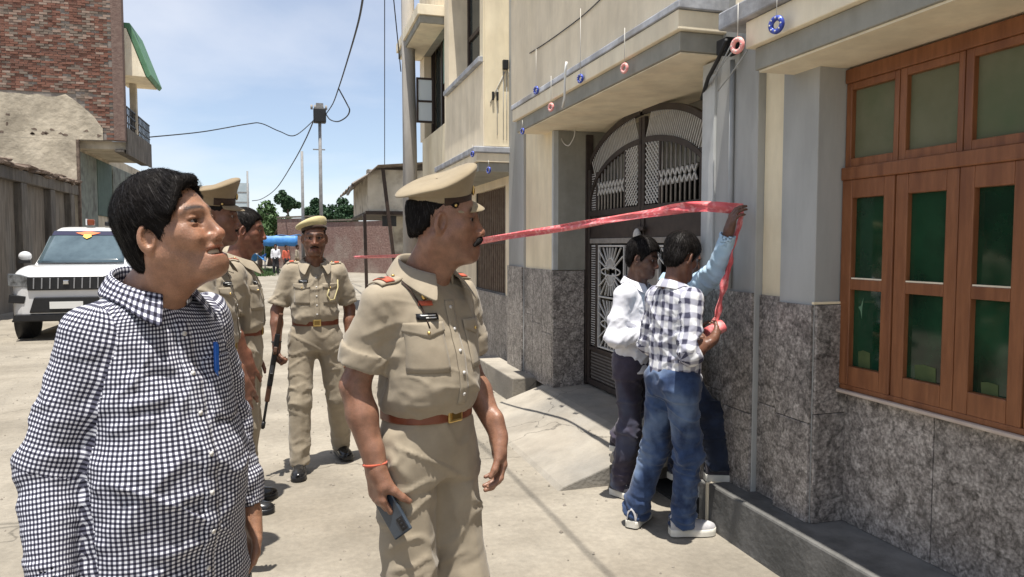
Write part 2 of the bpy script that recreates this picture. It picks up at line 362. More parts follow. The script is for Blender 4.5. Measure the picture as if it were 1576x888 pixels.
def granite_mat():
    m = pmat('polished_granite', (.10, .09, .085), rough=.42, spec=.4); t = m.node_tree; b = t.nodes['Principled BSDF']
    c = N(t, 'ShaderNodeTexCoord'); oi = N(t, 'ShaderNodeObjectInfo'); va = N(t, 'ShaderNodeVectorMath', operation='MULTIPLY_ADD'); L(t, oi.outputs['Random'], va.inputs[0]); va.inputs[1].default_value = (3, 1, 2); L(t, c.outputs['Object'], va.inputs[2])
    w = N(t, 'ShaderNodeTexNoise', i_Scale=6., i_Detail=6., i_Roughness=.65); L(t, va.outputs[0], w.inputs['Vector'])
    wa = N(t, 'ShaderNodeVectorMath', operation='MULTIPLY_ADD'); L(t, w.outputs['Color'], wa.inputs[0]); wa.inputs[1].default_value = (.22, .22, .22); L(t, va.outputs[0], wa.inputs[2])
    n = N(t, 'ShaderNodeTexNoise', i_Scale=20., i_Detail=9., i_Roughness=.78); L(t, wa.outputs[0], n.inputs['Vector'])
    r = N(t, 'ShaderNodeValToRGB'); e = r.color_ramp.elements; e[0].position = .33; e[0].color = (.05, .043, .039, 1); e[1].position = .70; e[1].color = (.54, .495, .455, 1)
    q = e.new(.47); q.color = (.235, .21, .192, 1); q = e.new(.58); q.color = (.36, .328, .30, 1); L(t, n.outputs[0], r.inputs[0])
    v = N(t, 'ShaderNodeTexVoronoi', feature='DISTANCE_TO_EDGE', i_Scale=7.); L(t, wa.outputs[0], v.inputs['Vector'])
    mr = N(t, 'ShaderNodeMapRange', i_1=0., i_2=.07, i_3=.55, i_4=1.); L(t, v.outputs['Distance'], mr.inputs[0])
    n2 = N(t, 'ShaderNodeTexNoise', i_Scale=70., i_Detail=4.); L(t, va.outputs[0], n2.inputs['Vector']); mr2 = N(t, 'ShaderNodeMapRange', i_1=.3, i_2=.7, i_3=.45, i_4=1.5); L(t, n2.outputs[0], mr2.inputs[0])
    mm = N(t, 'ShaderNodeMath', operation='MULTIPLY'); L(t, mr.outputs[0], mm.inputs[0]); L(t, mr2.outputs[0], mm.inputs[1])
    s = N(t, 'ShaderNodeVectorMath', operation='SCALE'); L(t, r.outputs[0], s.inputs[0]); L(t, mm.outputs[0], s.inputs['Scale']); L(t, s.outputs[0], b.inputs['Base Color'])
    n4 = N(t, 'ShaderNodeTexNoise', i_Scale=2.6, i_Detail=3.); L(t, va.outputs[0], n4.inputs['Vector']); m4 = N(t, 'ShaderNodeMapRange', i_1=.32, i_2=.68, i_3=.82, i_4=1.2); L(t, n4.outputs[0], m4.inputs[0])
    s4 = N(t, 'ShaderNodeVectorMath', operation='SCALE'); L(t, s.outputs[0], s4.inputs[0]); L(t, m4.outputs[0], s4.inputs['Scale']); L(t, s4.outputs[0], b.inputs['Base Color'])
    bp = N(t, 'ShaderNodeBump', i_Strength=.12, i_Distance=.002); L(t, n.outputs[0], bp.inputs['Height']); L(t, bp.outputs[0], b.inputs['Normal'])
    return m
GRANITE = granite_mat()
house = empty('house', (2.35, 3.4, 0), 0, 'cream and grey house with brown wooden window and granite base along the right', 'house')
HO = Vector((2.35, 3.4, 0))
def hb(name, m, *b, parent=house, bevel=.004, off=HO):
    """box part of the house given in world coordinates"""
    return MB().box(b[0]-off.x, b[1]-off.x, b[2]-off.y, b[3]-off.y, b[4], b[5]).build(name, m, parent, bevel=bevel)
# base and wall masses
hb('plinth', CEMENT, 2.22, 2.60, -4, 3.60, -.05, .25, bevel=.012)
hb('wall', BEIGE, 2.58, 2.9, -4, .05, .2, 5.6)
hb('wall', CEMENT, 2.555, 2.86, .30, 2.93, .2, .88)
hb('wall', BEIGE, 2.60, 2.9, .30, 2.93, 2.40, 5.6)
hb('pilaster', GREYP, 2.36, 2.9, 2.93, 3.19, .22, 2.46)
hb('pilaster', GREYP, 2.36, 2.9, .04, .297, .22, 2.46); hb('wall', CREAM, 2.405, 2.9, 3.19, 3.40, .22, 5.6)
hb('pier', GREYP, 2.36, 3.1, 3.40, 3.80, .10, 5.6); hb('pier_edge', GREYL, 2.345, 3.1, 3.80, 3.93, .05, 2.64)  # lighter strip: the lit edge of this pier put into its colour
# granite facing, slab by slab
def slabs(x, y0, y1, z0, z1, w, t=.018, jog=.0):
    n = max(1, round((y1-y0)/w)); d = (y1-y0)/n; k = 0
    for i in range(n):
        zs = [z0, z1] if z1-z0 < .75 else [z0, z0+(z1-z0)*(.52+.06*((i*7) % 3-1)), z1]
        for a, b in zip(zs[:-1], zs[1:]):
            k += 1; o = ((k*37) % 5-2)*.0009; hb('stone_slab', GRANITE, x-t+o, x, y0+i*d+.0015, y0+(i+1)*d-.0015, a+.0015, b-.0015, bevel=.0025)
slabs(2.555, .30, 2.925, .25, .885, .56); slabs(2.58, -1.6, .035, .25, 1.3, .5); slabs(2.36, 2.93, 3.19, .25, 1.30, .3); slabs(2.36, .04, .297, .25, 1.30, .3); slabs(2.405, 3.192, 3.398, .25, 1.32, .3); slabs(2.36, 3.402, 3.93, .12, 1.33, .27)
for a, b in ((.25, .78), (.78, 1.30)): hb('stone_slab', GRANITE, 2.362, 2.535, 2.912, 2.93, a+.0015, b-.0015, bevel=.0025)
hb('pilaster_cap', CREAM, 2.345, 2.54, 2.915, 2.93, 1.303, 1.315, bevel=.002)
# the window
WX = 2.50
win = empty('window'); win.parent = house
def wb(name, m, *b, bevel=.004, parent=win): return hb(name, m, *b, parent=parent, bevel=bevel)
ybs = [2.925, 2.605, 2.283, 1.99, 1.66, 1.33, 1.00, .68, .34]
wb('frame', TEAK, WX, WX+.09, .30, 2.925, 2.335, 2.40); wb('frame', TEAK, WX, WX+.09, .30, 2.925, .90, .925); wb('frame', TEAK, WX-.012, WX+.10, .30, 2.925, 1.885, 1.945, bevel=.006)
wb('sill_strip', pmat('pale_mortar', (.45, .36, .30), (.55, .46, .38), 8, rough=.9), WX-.02, WX+.06, .30, 2.915, .884, .899)
GL_UP = pmat('frosted_olive_glass', (0.116, 0.119, 0.066), (0.154, 0.154, 0.094), 3, rough=.6, spec=.25, c3=(0.083, 0.110, 0.055), s3=2)
GL_LO = pmat('dark_green_glass', (.006, .030, .014), (.012, .052, .024), 2.5, rough=.06, spec=.5, c3=(.004, .012, .007), s3=3)
SCRAP = pmat('torn_green_paper', (.04, .065, .022), (.075, .10, .035), 6, rough=.8); SCRAP2 = pmat('pale_green_paper', (.08, .17, .10), (.14, .24, .15), 6, rough=.8)
for i in range(len(ybs)-1):
    y1, y0 = ybs[i], ybs[i+1]; st = .03 if i else .045
    # transom light
    for nm, bb in (('stile', (y1-.038, y1-.002, 1.945, 2.335)), ('stile', (y0+.002, y0+.03, 1.945, 2.335)), ('rail', (y0+.03, y1-.038, 1.945, 1.985)), ('rail', (y0+.03, y1-.038, 2.30, 2.335))): wb(nm, TEAK, WX+.008, WX+.06, bb[0], bb[1], bb[2], bb[3])
    wb('pane', GL_UP, WX+.032, WX+.038, y0+.025, y1-.033, 1.975, 2.31, bevel=0)
    # casement leaf with two panes
    dxl = .004*(i % 2)
    for nm, bb in (('stile', (y1-.068, y1-.003, .925, 1.885)), ('stile', (y0+.003, y0+.062, .925, 1.885)), ('rail', (y0+.062, y1-.068, .925, 1.015)), ('rail', (y0+.062, y1-.068, 1.375, 1.425)), ('rail', (y0+.062, y1-.068, 1.80, 1.885))): wb(nm, TEAK, WX-.004+dxl, WX+.045, bb[0], bb[1], bb[2], bb[3])
    for a, b in ((1.01, 1.38), (1.42, 1.805)): wb('pane', GL_LO, WX+.024, WX+.029, y0+.058, y1-.064, a, b, bevel=0)
    wb('bead', CREMB, WX+.001, WX+.022, y0+.064, y1-.070, 1.425, 1.431, bevel=0)
    # what shows behind the lower panes: torn paper and cloth
    rr = random.Random(i+2)
    for k in range(2 if i == 0 else 1):
        if i == 1: SCW = .11
        else: SCW = .075
        w_, h_ = ((SCW, (.06, .05, .035)[i % 3]), (.028, .05))[k]; cy_ = (y0+.058+w_*.9 if i % 2 else y1-.066-w_) if k == 0 else rr.uniform(y0+.10, y1-.11); cz = 1.015+h_*.75 if k == 0 else rr.uniform(1.12, 1.30); mb = MB()
        pts = [(cy_-w_*.5, cz-h_*.7), (cy_+w_*.45, cz-h_*.75), (cy_+w_*.5, cz+h_*.45), (cy_+w_*.1, cz+h_*.62), (cy_-w_*.48, cz+h_*.5)] if k == 0 else [(cy_-w_*.2, cz-h_), (cy_+w_*.1, cz-h_*.3), (cy_+w_*.6, cz+h_*.1), (cy_+w_*.1, cz+h_*.2), (cy_-w_*.5, cz+h_), (cy_-w_*.25, cz+h_*.1)]
        pts = [(WX+.0228-HO.x, min(max(p[0], y0+.06), y1-.066)-HO.y, min(max(p[1], 1.016), 1.372)) for p in pts]
        mb.poly(pts); mb.poly([(p[0]-.0006, p[1], p[2]) for p in pts][::-1]); mb.build('paper_scrap', (SCRAP, SCRAP2)[k], win)
# canopy over the window
hb('canopy', BANDG, 2.15, 2.62, -4, 3.13, 2.42, 2.525); hb('canopy_band', CREMB, 2.115, 2.62, -4, 3.16, 2.527, 2.655, bevel=.006); hb('canopy_strip', STRIP, 2.075, 2.62, -4, 3.34, 2.657, 2.745, bevel=.008)
hb('soffit', CREMB, 2.165, 2.60, -4, 3.115, 2.410, 2.4195, bevel=0)
hb('parapet', BEIGE, 2.16, 2.5, -4, 3.32, 2.747, 3.9)
# gate bay: canopy and balcony over the gate
hb('gate_canopy', BANDG, 2.085, 3.0, 3.74, 6.86, 2.662, 2.768); hb('gate_canopy_band', CREMB, 2.055, 3.0, 3.71, 6.90, 2.770, 2.878, bevel=.006)
MB().prism([(2.045-HO.x, 2.880), (2.9-HO.x, 2.880), (2.9-HO.x, 3.01), (2.20-HO.x, 3.01), (2.05-HO.x, 2.925)], 3.69-HO.y, 6.93-HO.y, 'y').build('gate_canopy_strip', STRIP, house, bevel=.006)
hb('gate_soffit', CREMB, 2.10, 2.98, 3.755, 6.845, 2.652, 2.6595, bevel=0); hb('parapet', BEIGE, 2.20, 2.5, 3.74, 7.43, 3.012, 4.2)
hb('parapet_return_shade', BANDG, 2.204, 2.48, 3.733, 3.739, 3.03, 4.1, bevel=0); hb('coping', CREMB, 2.10, 2.56, 3.70, 7.43, 4.202, 4.30)  # thin dark sheet on the parapet end: its shade put into colour
# far pier beyond the gate
hb('pier', CREAM, 2.36, 2.95, 6.60, 7.43, .22, 3.0); hb('pier_edge', GREYL, 2.352, 2.95, 6.555, 6.598, 1.35, 2.65)
hb('pier_return_shade', BANDG, 2.40, 2.92, 6.544, 6.553, 1.35, 2.65, bevel=0); slabs(2.36, 6.56, 7.43, .22, 1.35, .3)  # thin olive sheet: shade on the pier's camera-side face put into colour
for a, b in ((.24, .8), (.8, 1.345)): hb('stone_slab', GRANITE, 2.345, 2.66, 6.530, 6.552, a, b-.002, bevel=.0025)
hb('pilaster', GREYP, 2.335, 2.9, 7.432, 7.975, .20, 6.5); slabs(2.333, 7.435, 7.975, .22, 1.36, .3)
hb('gate_lintel', BANDG, 2.90, 3.1, 3.94, 6.54, 2.2, 2.65); hb('ledge', SLAB, 2.10, 2.36, 7.05, 8.6, -.05, .25, bevel=.012)
# the covered passage behind the gate
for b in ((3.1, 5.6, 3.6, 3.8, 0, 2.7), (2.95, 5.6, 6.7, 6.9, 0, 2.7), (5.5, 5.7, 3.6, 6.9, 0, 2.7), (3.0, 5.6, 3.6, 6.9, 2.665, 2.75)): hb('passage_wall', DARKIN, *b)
hb('passage_floor', CEMENT, 2.72, 5.6, 3.95, 6.55, .0, .255)
# cables and clips on the wall
DK = pmat('black_cable', (.012, .012, .013), rough=.6); PVC = pmat('grey_pvc_pipe', (.30, .31, .31), (.36, .37, .37), 6, rough=.5)
for yy, xx, rr in ((3.62, 2.345, .014),): MB().tube([(xx-HO.x, yy-HO.y, 1.34), (xx-HO.x, yy-HO.y, 2.6)], rr, 10).build('conduit_pipe', PVC, house)
pl = PX(1108, 60, x=2.3); 
MB().tube([Vector(p)-HO for p in (PX(1118, 62, x=2.2), PX(1106, 90, x=2.25), PX(1090, 120, x=2.3), PX(1080, 152, x=2.38))], .012, 8).build('drop_cable', DK, house)
MB().box(-.05, .05, -.05, .05, -.04, .04).build('junction_box', DK, house, bevel=.006).location = Vector(PX(1122, 72, x=2.30))-HO
for a, b in (((1125, 70), (1095, 130)), ((1150, 78), (1105, 140)), ((1130, 76), (1092, 118))):
    MB().tube([Vector(PX(*a, x=2.2))-HO, Vector(PX((a[0]+b[0])/2-6, (a[1]+b[1])/2+10, x=2.27))-HO, Vector(PX(*b, x=2.32))-HO], .004, 6).build('wire', PVC, house)

# ================================================================ ramp in front of the gate
rp = [(2.90, .262), (2.30, .235), (1.66, .018), (1.60, -.03), (2.90, -.05)]
ramp = MB().prism([(q[0], q[1]) for q in rp], 4.42, 6.72, 'y').build('gate_ramp', SLAB, None, bevel=.01); tag(ramp, 'pale cement ramp sloping from gate to street', kind='structure')
dr = MB(); dr.box(2.22, 2.9, 3.62, 3.70, -.05, .24); dr.build('drain_curb', CEMENT, house, bevel=.01).location = -HO
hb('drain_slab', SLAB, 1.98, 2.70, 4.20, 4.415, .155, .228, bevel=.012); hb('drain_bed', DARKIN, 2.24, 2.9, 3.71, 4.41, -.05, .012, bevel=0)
hb('plinth_edge', CREMB, 2.214, 2.60, 3.595, 3.618, .0, .252, bevel=.004)

# ================================================================ steel gate
IRON = pmat('brown_painted_steel', (.030, .022, .019), (.050, .037, .031), 14, rough=.5, bump=.2, bscale=80, bdist=.002, spec=.4)
IRONL = pmat('grey_brown_steel', (.20, .185, .17), (.28, .26, .24), 14, rough=.5, spec=.4)
SILV = pmat('silver_painted_steel', (.46, .45, .43), (.58, .57, .55), 20, rough=.5, metal=0)
GX = 2.68; GY0, GY1, GC = 4.20, 6.52, 5.40; GZ = .275
gate = empty('gate', (GX, GC, 0), 0, 'tall brown double gate with lattice arch and silver sunburst panels', 'gate')
def gb(name, m, x0, x1, y0, y1, z0, z1, parent=gate, bevel=.003): return MB().box(x0-GX, x1-GX, y0-GC, y1-GC, z0, z1).build(name, m, parent, bevel=bevel)
for y in (GY0-.05, GY1): gb('gate_post', IRON, GX-.01, GX+.06, y, y+.05, .26, 2.62)
def archz(y): t = (y-GC)/1.16; return 2.12+.50*math.sqrt(max(0, 1-t*t))        # outer arch
def archi(y): t = (y-GC)/1.06; return 1.93+.46*math.sqrt(max(0, 1-t*t))
for s in (1, -1):
    leaf = empty('leaf'); leaf.parent = gate
    ya, yb_ = (GC+.012*s, GC+1.11*s)
    def lb(name, m, u0, u1, z0, z1, d0=0, d1=.035, bevel=.003):
        """box in leaf coordinates: u measured from the meeting line outwards"""
        return gb(name, m, GX+d0, GX+d1, GC+s*u0, GC+s*u1, z0, z1, leaf, bevel)
    lb('stile', IRON, .006, .055, GZ, 2.60); lb('stile', IRON, 1.055, 1.11, GZ, archz(GC+1.11*s)+.02)
    lb('rail', IRON, .055, 1.055, GZ, GZ+.05); lb('rail', IRON, .055, 1.055, .60, .635); lb('rail', IRONL, .055, 1.055, 1.60, 1.645); lb('rail', IRON, .055, 1.055, 1.85, 1.90)
    lb('mid_plate', IRON, .055, 1.055, 1.645, 1.85, .012, .018); lb('kick_plate', IRON, .055, 1.055, GZ+.05, .60, .020, .026)
    # perforated sheets: rows of studs
    st = MB()
    for i in range(int(.98/.028)):
        for j in range(9):
            u = .065+i*.028+(j % 2)*.014; z = GZ+.07+j*.029
            st.box(-.004+.016, .016, s*(u-.006), s*(u+.006), z-.006, z+.006)
    st.build('stud_sheet', IRONL, leaf)
    for (u0, u1, z0, z1) in ((.93, 1.045, .65, 1.585), (.93, 1.045, 1.91, 2.24)):
        lb('side_sheet', SILV, u0, u1, z0, z1, .015, .02, 0); st = MB()
        for i in range(int((u1-u0)/.022)):
            for j in range(int((z1-z0)/.022)): st.box(.008, .015, s*(u0+.006+i*.022), s*(u0+.017+i*.022), z0+.006+j*.022, z0+.017+j*.022)
        st.build('stud_sheet', IRON, leaf)
    lb('stile', IRON, .86, .92, .635, 1.60); lb('stile', IRON, .88, .92, 1.90, 2.25)
    # sunburst panel
    lb('panel_frame', SILV, .30, .315, .65, 1.585, -.004, .022); lb('panel_frame', SILV, .835, .85, .65, 1.585, -.004, .022); lb('panel_frame', SILV, .315, .835, .65, .665, -.004, .022); lb('panel_frame', SILV, .315, .835, 1.57, 1.585, -.004, .022); lb('panel_frame', SILV, .315, .835, 1.11, 1.125, -.004, .022)
    cu = .575
    for cz in (.88, 1.35):
        for k in range(22):
            a = 2*math.pi*k/22+.07; r0 = .045; mx = min(.255/max(abs(math.cos(a)), 1e-3), .212/max(abs(math.sin(a)), 1e-3))
            if abs(math.sin(a)) < .22: continue
            MB().bar((0, s*(cu+r0*math.cos(a)), cz+r0*math.sin(a)), (0, s*(cu+mx*math.cos(a)), cz+mx*math.sin(a)), .010, .012, up=(1, 0, 0)).build('ray', SILV, leaf)
        rg = MB(); rg.tube([(0, s*(cu+.20*math.cos(a)), cz+.035*math.sin(a)) for a in [2*math.pi*i/24 for i in range(25)]], .007, 6); rg.tube([(0, s*(cu+.11*math.cos(a)), cz+.12*math.sin(a)) for a in [2*math.pi*i/24 for i in range(25)]], .006, 6); rg.build('ring', SILV, leaf)
    lb('stud_strip', IRONL, .08, .27, .65, 1.585, .014, .02)
    # upper part: vertical bars, zig-zag, lattice
    for k in range(9):
        u = .33+k*.068; y = GC+s*u; MB().tube([(.014, s*u, 1.90), (.014, s*u, archi(y)+.02)], .0085, 8).build('bar', IRONL, leaf)
    zz_ = MB()
    for k in range(8):
        u = .315+k*.068; z = 2.09
        for sg in (1, -1): zz_.bar((-.002, s*u, z+sg*(.055 if k % 2 else -.055)), (-.002, s*(u+.068), z+sg*(-.055 if k % 2 else .055)), .011, .010, up=(1, 0, 0))
    zz_.build('diamond_band', SILV, leaf)
    lt = MB(); u0, u1 = .075, .29
    for k in range(26):
        z = 1.80+k*.042
        for sg in (1, -1):
            pts = []
            p0, p1 = (u0, z), (u1, z+sg*.19)
            lo, hi = 1.91, archi(GC+s*.2)+.03
            def clip(p0, p1, lo, hi):
                (a, za), (b, zb) = p0, p1
                if max(za, zb) < lo or min(za, zb) > hi: return None
                def at(zv): return a+(b-a)*(zv-za)/(zb-za)
                q0, q1 = (a, za), (b, zb)
                if za < lo: q0 = (at(lo), lo)
                if za > hi: q0 = (at(hi), hi)
                if zb < lo: q1 = (at(lo), lo)
                if zb > hi: q1 = (at(hi), hi)
                return q0, q1
            q = clip(p0, p1, lo, hi)
            if q: lt.bar((.006+.004*sg, s*q[0][0], q[0][1]), (.006+.004*sg, s*q[1][0], q[1][1]), .009, .006, up=(1, 0, 0))
    lt.build('lattice', SILV, leaf); lb('stile', IRON, .29, .315, 1.90, archi(GC+s*.3)+.02)
    # arch band with diagonal mesh between inner and outer curve
    n = 26; ar = MB(); ui = [.02+1.03*i/n for i in range(n+1)]
    for f, w in ((archi, .045), (archz, .05)):
        r4 = [[(d, s*u, f(GC+s*u)+dz) for u in ui] for d, dz in ((-.004, 0), (-.004, w), (.03, w), (.03, 0), (-.004, 0))]; ar.grid(r4, smooth=False)
    ar.build('arch_band', IRON, leaf)
    am = MB()
    for k in range(36):
        u = .06+k*.028
        for sg in (1,):
            ub = u+.10*sg
            if ub > 1.05: continue
            am.bar((.01, s*u, archi(GC+s*u)+.03), (.01, s*ub, archz(GC+s*ub)+.015), .009, .006, up=(1, 0, 0))
    am.build('arch_mesh', SILV, leaf)
lk = MB(); lk.ball((0, 0, 0), (.03, .045, .06), 10, 8); o = lk.build('lock', SILV, gate); o.location = (-.03, 0, 1.66)
gb('bolt', IRON, GX-.03, GX-.004, GC-.10, GC+.10, 1.70, 1.73)

# ================================================================ next house block along the street
h2 = empty('house', (2.05, 8.0, 0), 0, 'beige two-storey house block beyond the gate with open casement window', 'house'); H2 = Vector((2.05, 8.0, 0))
def h2b(name, m, *b, parent=h2, bevel=.004): return hb(name, m, *b, parent=parent, bevel=bevel, off=H2)
DARKW = pmat('dark_brown_window_paint', (.028, .017, .013), (.045, .028, .02), 20, rough=.45)
GLD = pmat('dark_window_glass', (.02, .03, .03), (.05, .06, .055), 2, rough=.08, spec=.5)
# ground storey set back under the cornice
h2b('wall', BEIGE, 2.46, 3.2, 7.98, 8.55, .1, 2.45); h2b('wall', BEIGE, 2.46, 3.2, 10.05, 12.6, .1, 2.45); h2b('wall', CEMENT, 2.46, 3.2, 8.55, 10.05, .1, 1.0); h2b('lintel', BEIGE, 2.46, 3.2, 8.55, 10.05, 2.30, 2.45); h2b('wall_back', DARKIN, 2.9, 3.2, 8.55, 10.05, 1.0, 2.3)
for i in range(5): h2b('stone_slab', GRANITE, 2.44, 2.458, 7.99+.5*i, 8.487+.5*i, .1, .98)
h2b('grille_frame', DARKW, 2.47, 2.50, 8.56, 8.60, 1.0, 2.3); h2b('grille_frame', DARKW, 2.47, 2.50, 10.0, 10.04, 1.0, 2.3); h2b('grille_frame', DARKW, 2.47, 2.50, 8.6, 10.0, 1.60, 1.64)
for i in range(15): h2b('grille_bar', pmat('rusty_grille', (.13, .09, .065), (.2, .15, .11), 12, rough=.7) if i == 0 else MATS['rusty_grille'], 2.475, 2.495, 8.64+.092*i, 8.664+.092*i, 1.0, 2.29, bevel=.002)
# cornice
h2b('cornice', BANDG, 1.99, 3.0, 7.985, 10.3, 2.40, 2.50); h2b('cornice_band', CREMB, 1.96, 3.0, 7.96, 10.3, 2.502, 2.60); h2b('cornice_strip', STRIP, 1.93, 3.0, 7.94, 10.3, 2.602, 2.67, bevel=.01)
# upper storey round a deep window
h2b('wall', BEIGE, 2.05, 3.2, 8.0, 10.15, 2.672, 3.60); h2b('wall', CREAM, 2.05, 3.2, 8.0, 8.16, 3.602, 7); h2b('wall', BEIGE, 2.05, 3.2, 9.85, 10.15, 3.602, 7); h2b('wall', BEIGE, 2.05, 3.2, 8.16, 9.85, 5.4, 7)
h2b('wall', CREAM, 2.06, 2.95, 7.978, 7.998, 2.68, 7, bevel=0)
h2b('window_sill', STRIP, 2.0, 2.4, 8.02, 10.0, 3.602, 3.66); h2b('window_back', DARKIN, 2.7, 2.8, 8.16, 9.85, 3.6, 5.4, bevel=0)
w2 = empty('window'); w2.parent = h2
for y in (8.17, 8.95, 9.78): h2b('frame', DARKW, 2.30, 2.37, y, y+.06, 3.66, 5.4, parent=w2)
for z in (3.662, 4.28, 5.34): h2b('rail', DARKW, 2.305, 2.365, 8.23, 9.78, z, z+.06, parent=w2)
for y0, y1 in ((8.23, 8.95), (9.01, 9.78)):
    for z0, z1 in ((3.722, 4.28), (4.34, 5.34)): h2b('pane', GLD, 2.33, 2.336, y0, y1, z0, z1, parent=w2, bevel=0)
# third bay with canopy and open casement
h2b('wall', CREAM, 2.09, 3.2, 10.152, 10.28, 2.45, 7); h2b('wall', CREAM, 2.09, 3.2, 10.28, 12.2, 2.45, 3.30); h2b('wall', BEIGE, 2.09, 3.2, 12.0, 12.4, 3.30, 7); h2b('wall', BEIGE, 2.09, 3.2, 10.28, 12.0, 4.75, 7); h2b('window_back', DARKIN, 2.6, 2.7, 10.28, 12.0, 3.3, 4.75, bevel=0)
h2b('canopy', BANDG, 1.72, 2.2, 10.2, 12.3, 4.62, 4.72); h2b('canopy_band', CREMB, 1.69, 2.2, 10.17, 12.33, 4.722, 4.86); h2b('canopy_soffit', CREMB, 1.74, 2.08, 10.22, 12.28, 4.61, 4.618, bevel=0)
w3 = empty('window'); w3.parent = h2; GLG = pmat('pale_green_glass', (.22, .34, .28), (.30, .42, .35), 3, rough=.2)
for y in (10.3, 11.1, 11.92): h2b('frame', DARKW, 2.20, 2.26, y, y+.06, 3.32, 4.7, parent=w3)
h2b('pane', GLG, 2.22, 2.226, 10.36, 11.1, 4.0, 4.65, parent=w3, bevel=0); h2b('curtain', GLD, 2.27, 2.28, 10.36, 11.9, 3.32, 4.7, parent=w3, bevel=0)
leafp = empty('open_casement'); leafp.parent = h2; leafp.location = (0, 0, 0)
for b in ((1.80, 1.83, 11.0, 11.035, 3.40, 4.06), (2.03, 2.06, 11.0, 11.035, 3.40, 4.06), (1.83, 2.03, 11.0, 11.035, 3.40, 3.43), (1.83, 2.03, 11.0, 11.035, 3.70, 3.73), (1.83, 2.03, 11.0, 11.035, 4.03, 4.06)): h2b('casement_bar', DARKW, *b, parent=leafp)
for z0, z1 in ((3.43, 3.70), (3.73, 4.03)): h2b('pane', pmat('clear_pale_glass', (.55, .6, .62), rough=.1) if z0 < 3.5 else MATS['clear_pale_glass'], 1.83, 2.03, 11.012, 11.018, z0, z1, parent=leafp, bevel=0)
# lamp holder and wires on the end wall
h2b('lamp_holder', DK, 2.26, 2.32, 7.93, 7.977, 3.52, 3.62)
for (x0, z0, x1, z1) in ((2.12, 3.15, 2.29, 3.5), (2.2, 3.3, 2.2, 2.8), (2.31, 3.5, 2.31, 2.75), (2.27, 3.5, 2.27, 2.75), (2.31, 3.52, 2.42, 3.35)):
    MB().tube([(x0-H2.x, 7.972-H2.y, z0), (x1-H2.x, 7.972-H2.y, z1)], .0035, 6).build('wire', PVC, h2)
for x0 in (2.14, 2.19): h2b('switch', DK, x0, x0+.022, 7.95, 7.976, 3.18, 3.27, bevel=.002)
# ================================================================ left side: compound wall, brick building, car
CONC = pmat('stained_concrete', (.105, .09, .075), (.175, .155, .13), 3, rough=.95, bump=.6, bscale=14, bdist=.03, c3=(.10, .09, .08), s3=.9, stretch=(1, 1, .5))
CONC2 = pmat('stained_concrete_panel', (.15, .125, .098), (.215, .185, .15), 2, rough=.95, bump=.5, bscale=12, bdist=.03, c3=(.14, .13, .115), s3=1.1, stretch=(1, 1, .4))
TILE = pmat('old_clay_tile', (.09, .065, .05), (.2, .15, .115), 6, rough=.95, bump=.6, bscale=20, bdist=.02)
WO = Vector((-6.3, 16, 0))
cw = empty('compound_wall', WO, 0, 'stained grey concrete compound wall with piers and tile coping behind the white car', 'wall')
def wbx(name, m, *b, bevel=.015, parent=cw): return hb(name, m, *b, parent=parent, bevel=bevel, off=WO)
wbx('wall', CONC2, -6.75, -6.45, 8, 25.75, -.1, 3.22)
for y in (9.2, 11.4, 13.6, 15.8, 18.0, 20.75, 23.05, 24.95): wbx('pier', CONC, -6.46, -6.28, y, y+.42, -.1, 3.12, bevel=.02)
wbx('top_beam', CONC, -6.80, -6.26, 8, 25.75, 3.122, 3.42, bevel=.02)
rg = random.Random(4)
TM = MB().prism([(-.33, 0), (.33, -.015), (.37, .03), (.33, .06), (.03, .11), (-.33, .06)], -.2, .2, 'y').mesh('coping_tile'); TM.materials.append(TILE)
for i in range(92):
    y = 8+i*.195; o = bpy.data.objects.new('coping_tile', TM); COL.objects.link(o); o.parent = cw
    o.location = (-.23+rg.uniform(-.10, .08), y-WO.y, 3.425+rg.uniform(0, .07)); o.rotation_euler = (rg.uniform(-.12, .12), rg.uniform(-.14, .14), rg.uniform(-.25, .25))
for m_ in (CONC, CONC2): weather(m_, .4)
# ---- brick building
BO = Vector((-6.3, 25.8, 0))
PLAS = pmat('flaking_cream_plaster', (.45, .39, .295), (.55, .48, .37), 2.2, rough=.95, bump=.6, bscale=6, bdist=.04, c3=(.31, .265, .20), s3=.8)
MORT = pmat('grey_mortar', (.19, .165, .145), (.26, .23, .20), 5, rough=.95)
BRICKS = [pmat('red_brick_a', (.165, .075, .052), (.225, .11, .078), 3, rough=.95, bump=.5, bscale=30, bdist=.01), pmat('red_brick_b', (.125, .062, .045), (.175, .09, .066), 3, rough=.95), pmat('grey_brown_brick', (.15, .115, .09), (.22, .175, .14), 3, rough=.95), pmat('pale_brick', (.25, .17, .13), (.33, .25, .20), 3, rough=.95)]
weather(PLAS, .22, (1, 1, .6), 1.5)
GREEN = pmat('green_roof_paint', (.07, .17, .09), (.11, .23, .13), 4, rough=.6)
bb = empty('brick_building', BO, 0, 'tall red brick building with green balcony roof and flaking cream plaster', 'building')
def bbx(name, m, *b, bevel=.01, parent=bb): return hb(name, m, *b, parent=parent, bevel=bevel, off=BO)
bbx('wall', PLAS, -13, -6.3, 25.8, 37, 0, 4.84); bbx('upper_wall', MORT, -13, -5.22, 25.83, 26.08, 4.85, 12.5); bbx('rear_block', PLAS, -13, -7.6, 26.09, 37, 4.85, 11.5)
rr = random.Random(9); m = MB(); n = 30; top = []; bot = []                         # remaining plaster with a broken edge
for i in range(n+1):
    x = -13+(-5.55+13)*i/n; e = max(0, (x+6.2)/.75); top.append((x, 6.13+rr.uniform(-.05, .05)-(e*1.15 if x > -6.2 else 0)+(rr.uniform(-.12, .12) if x > -6.6 else 0))); bot.append((x, 4.842))
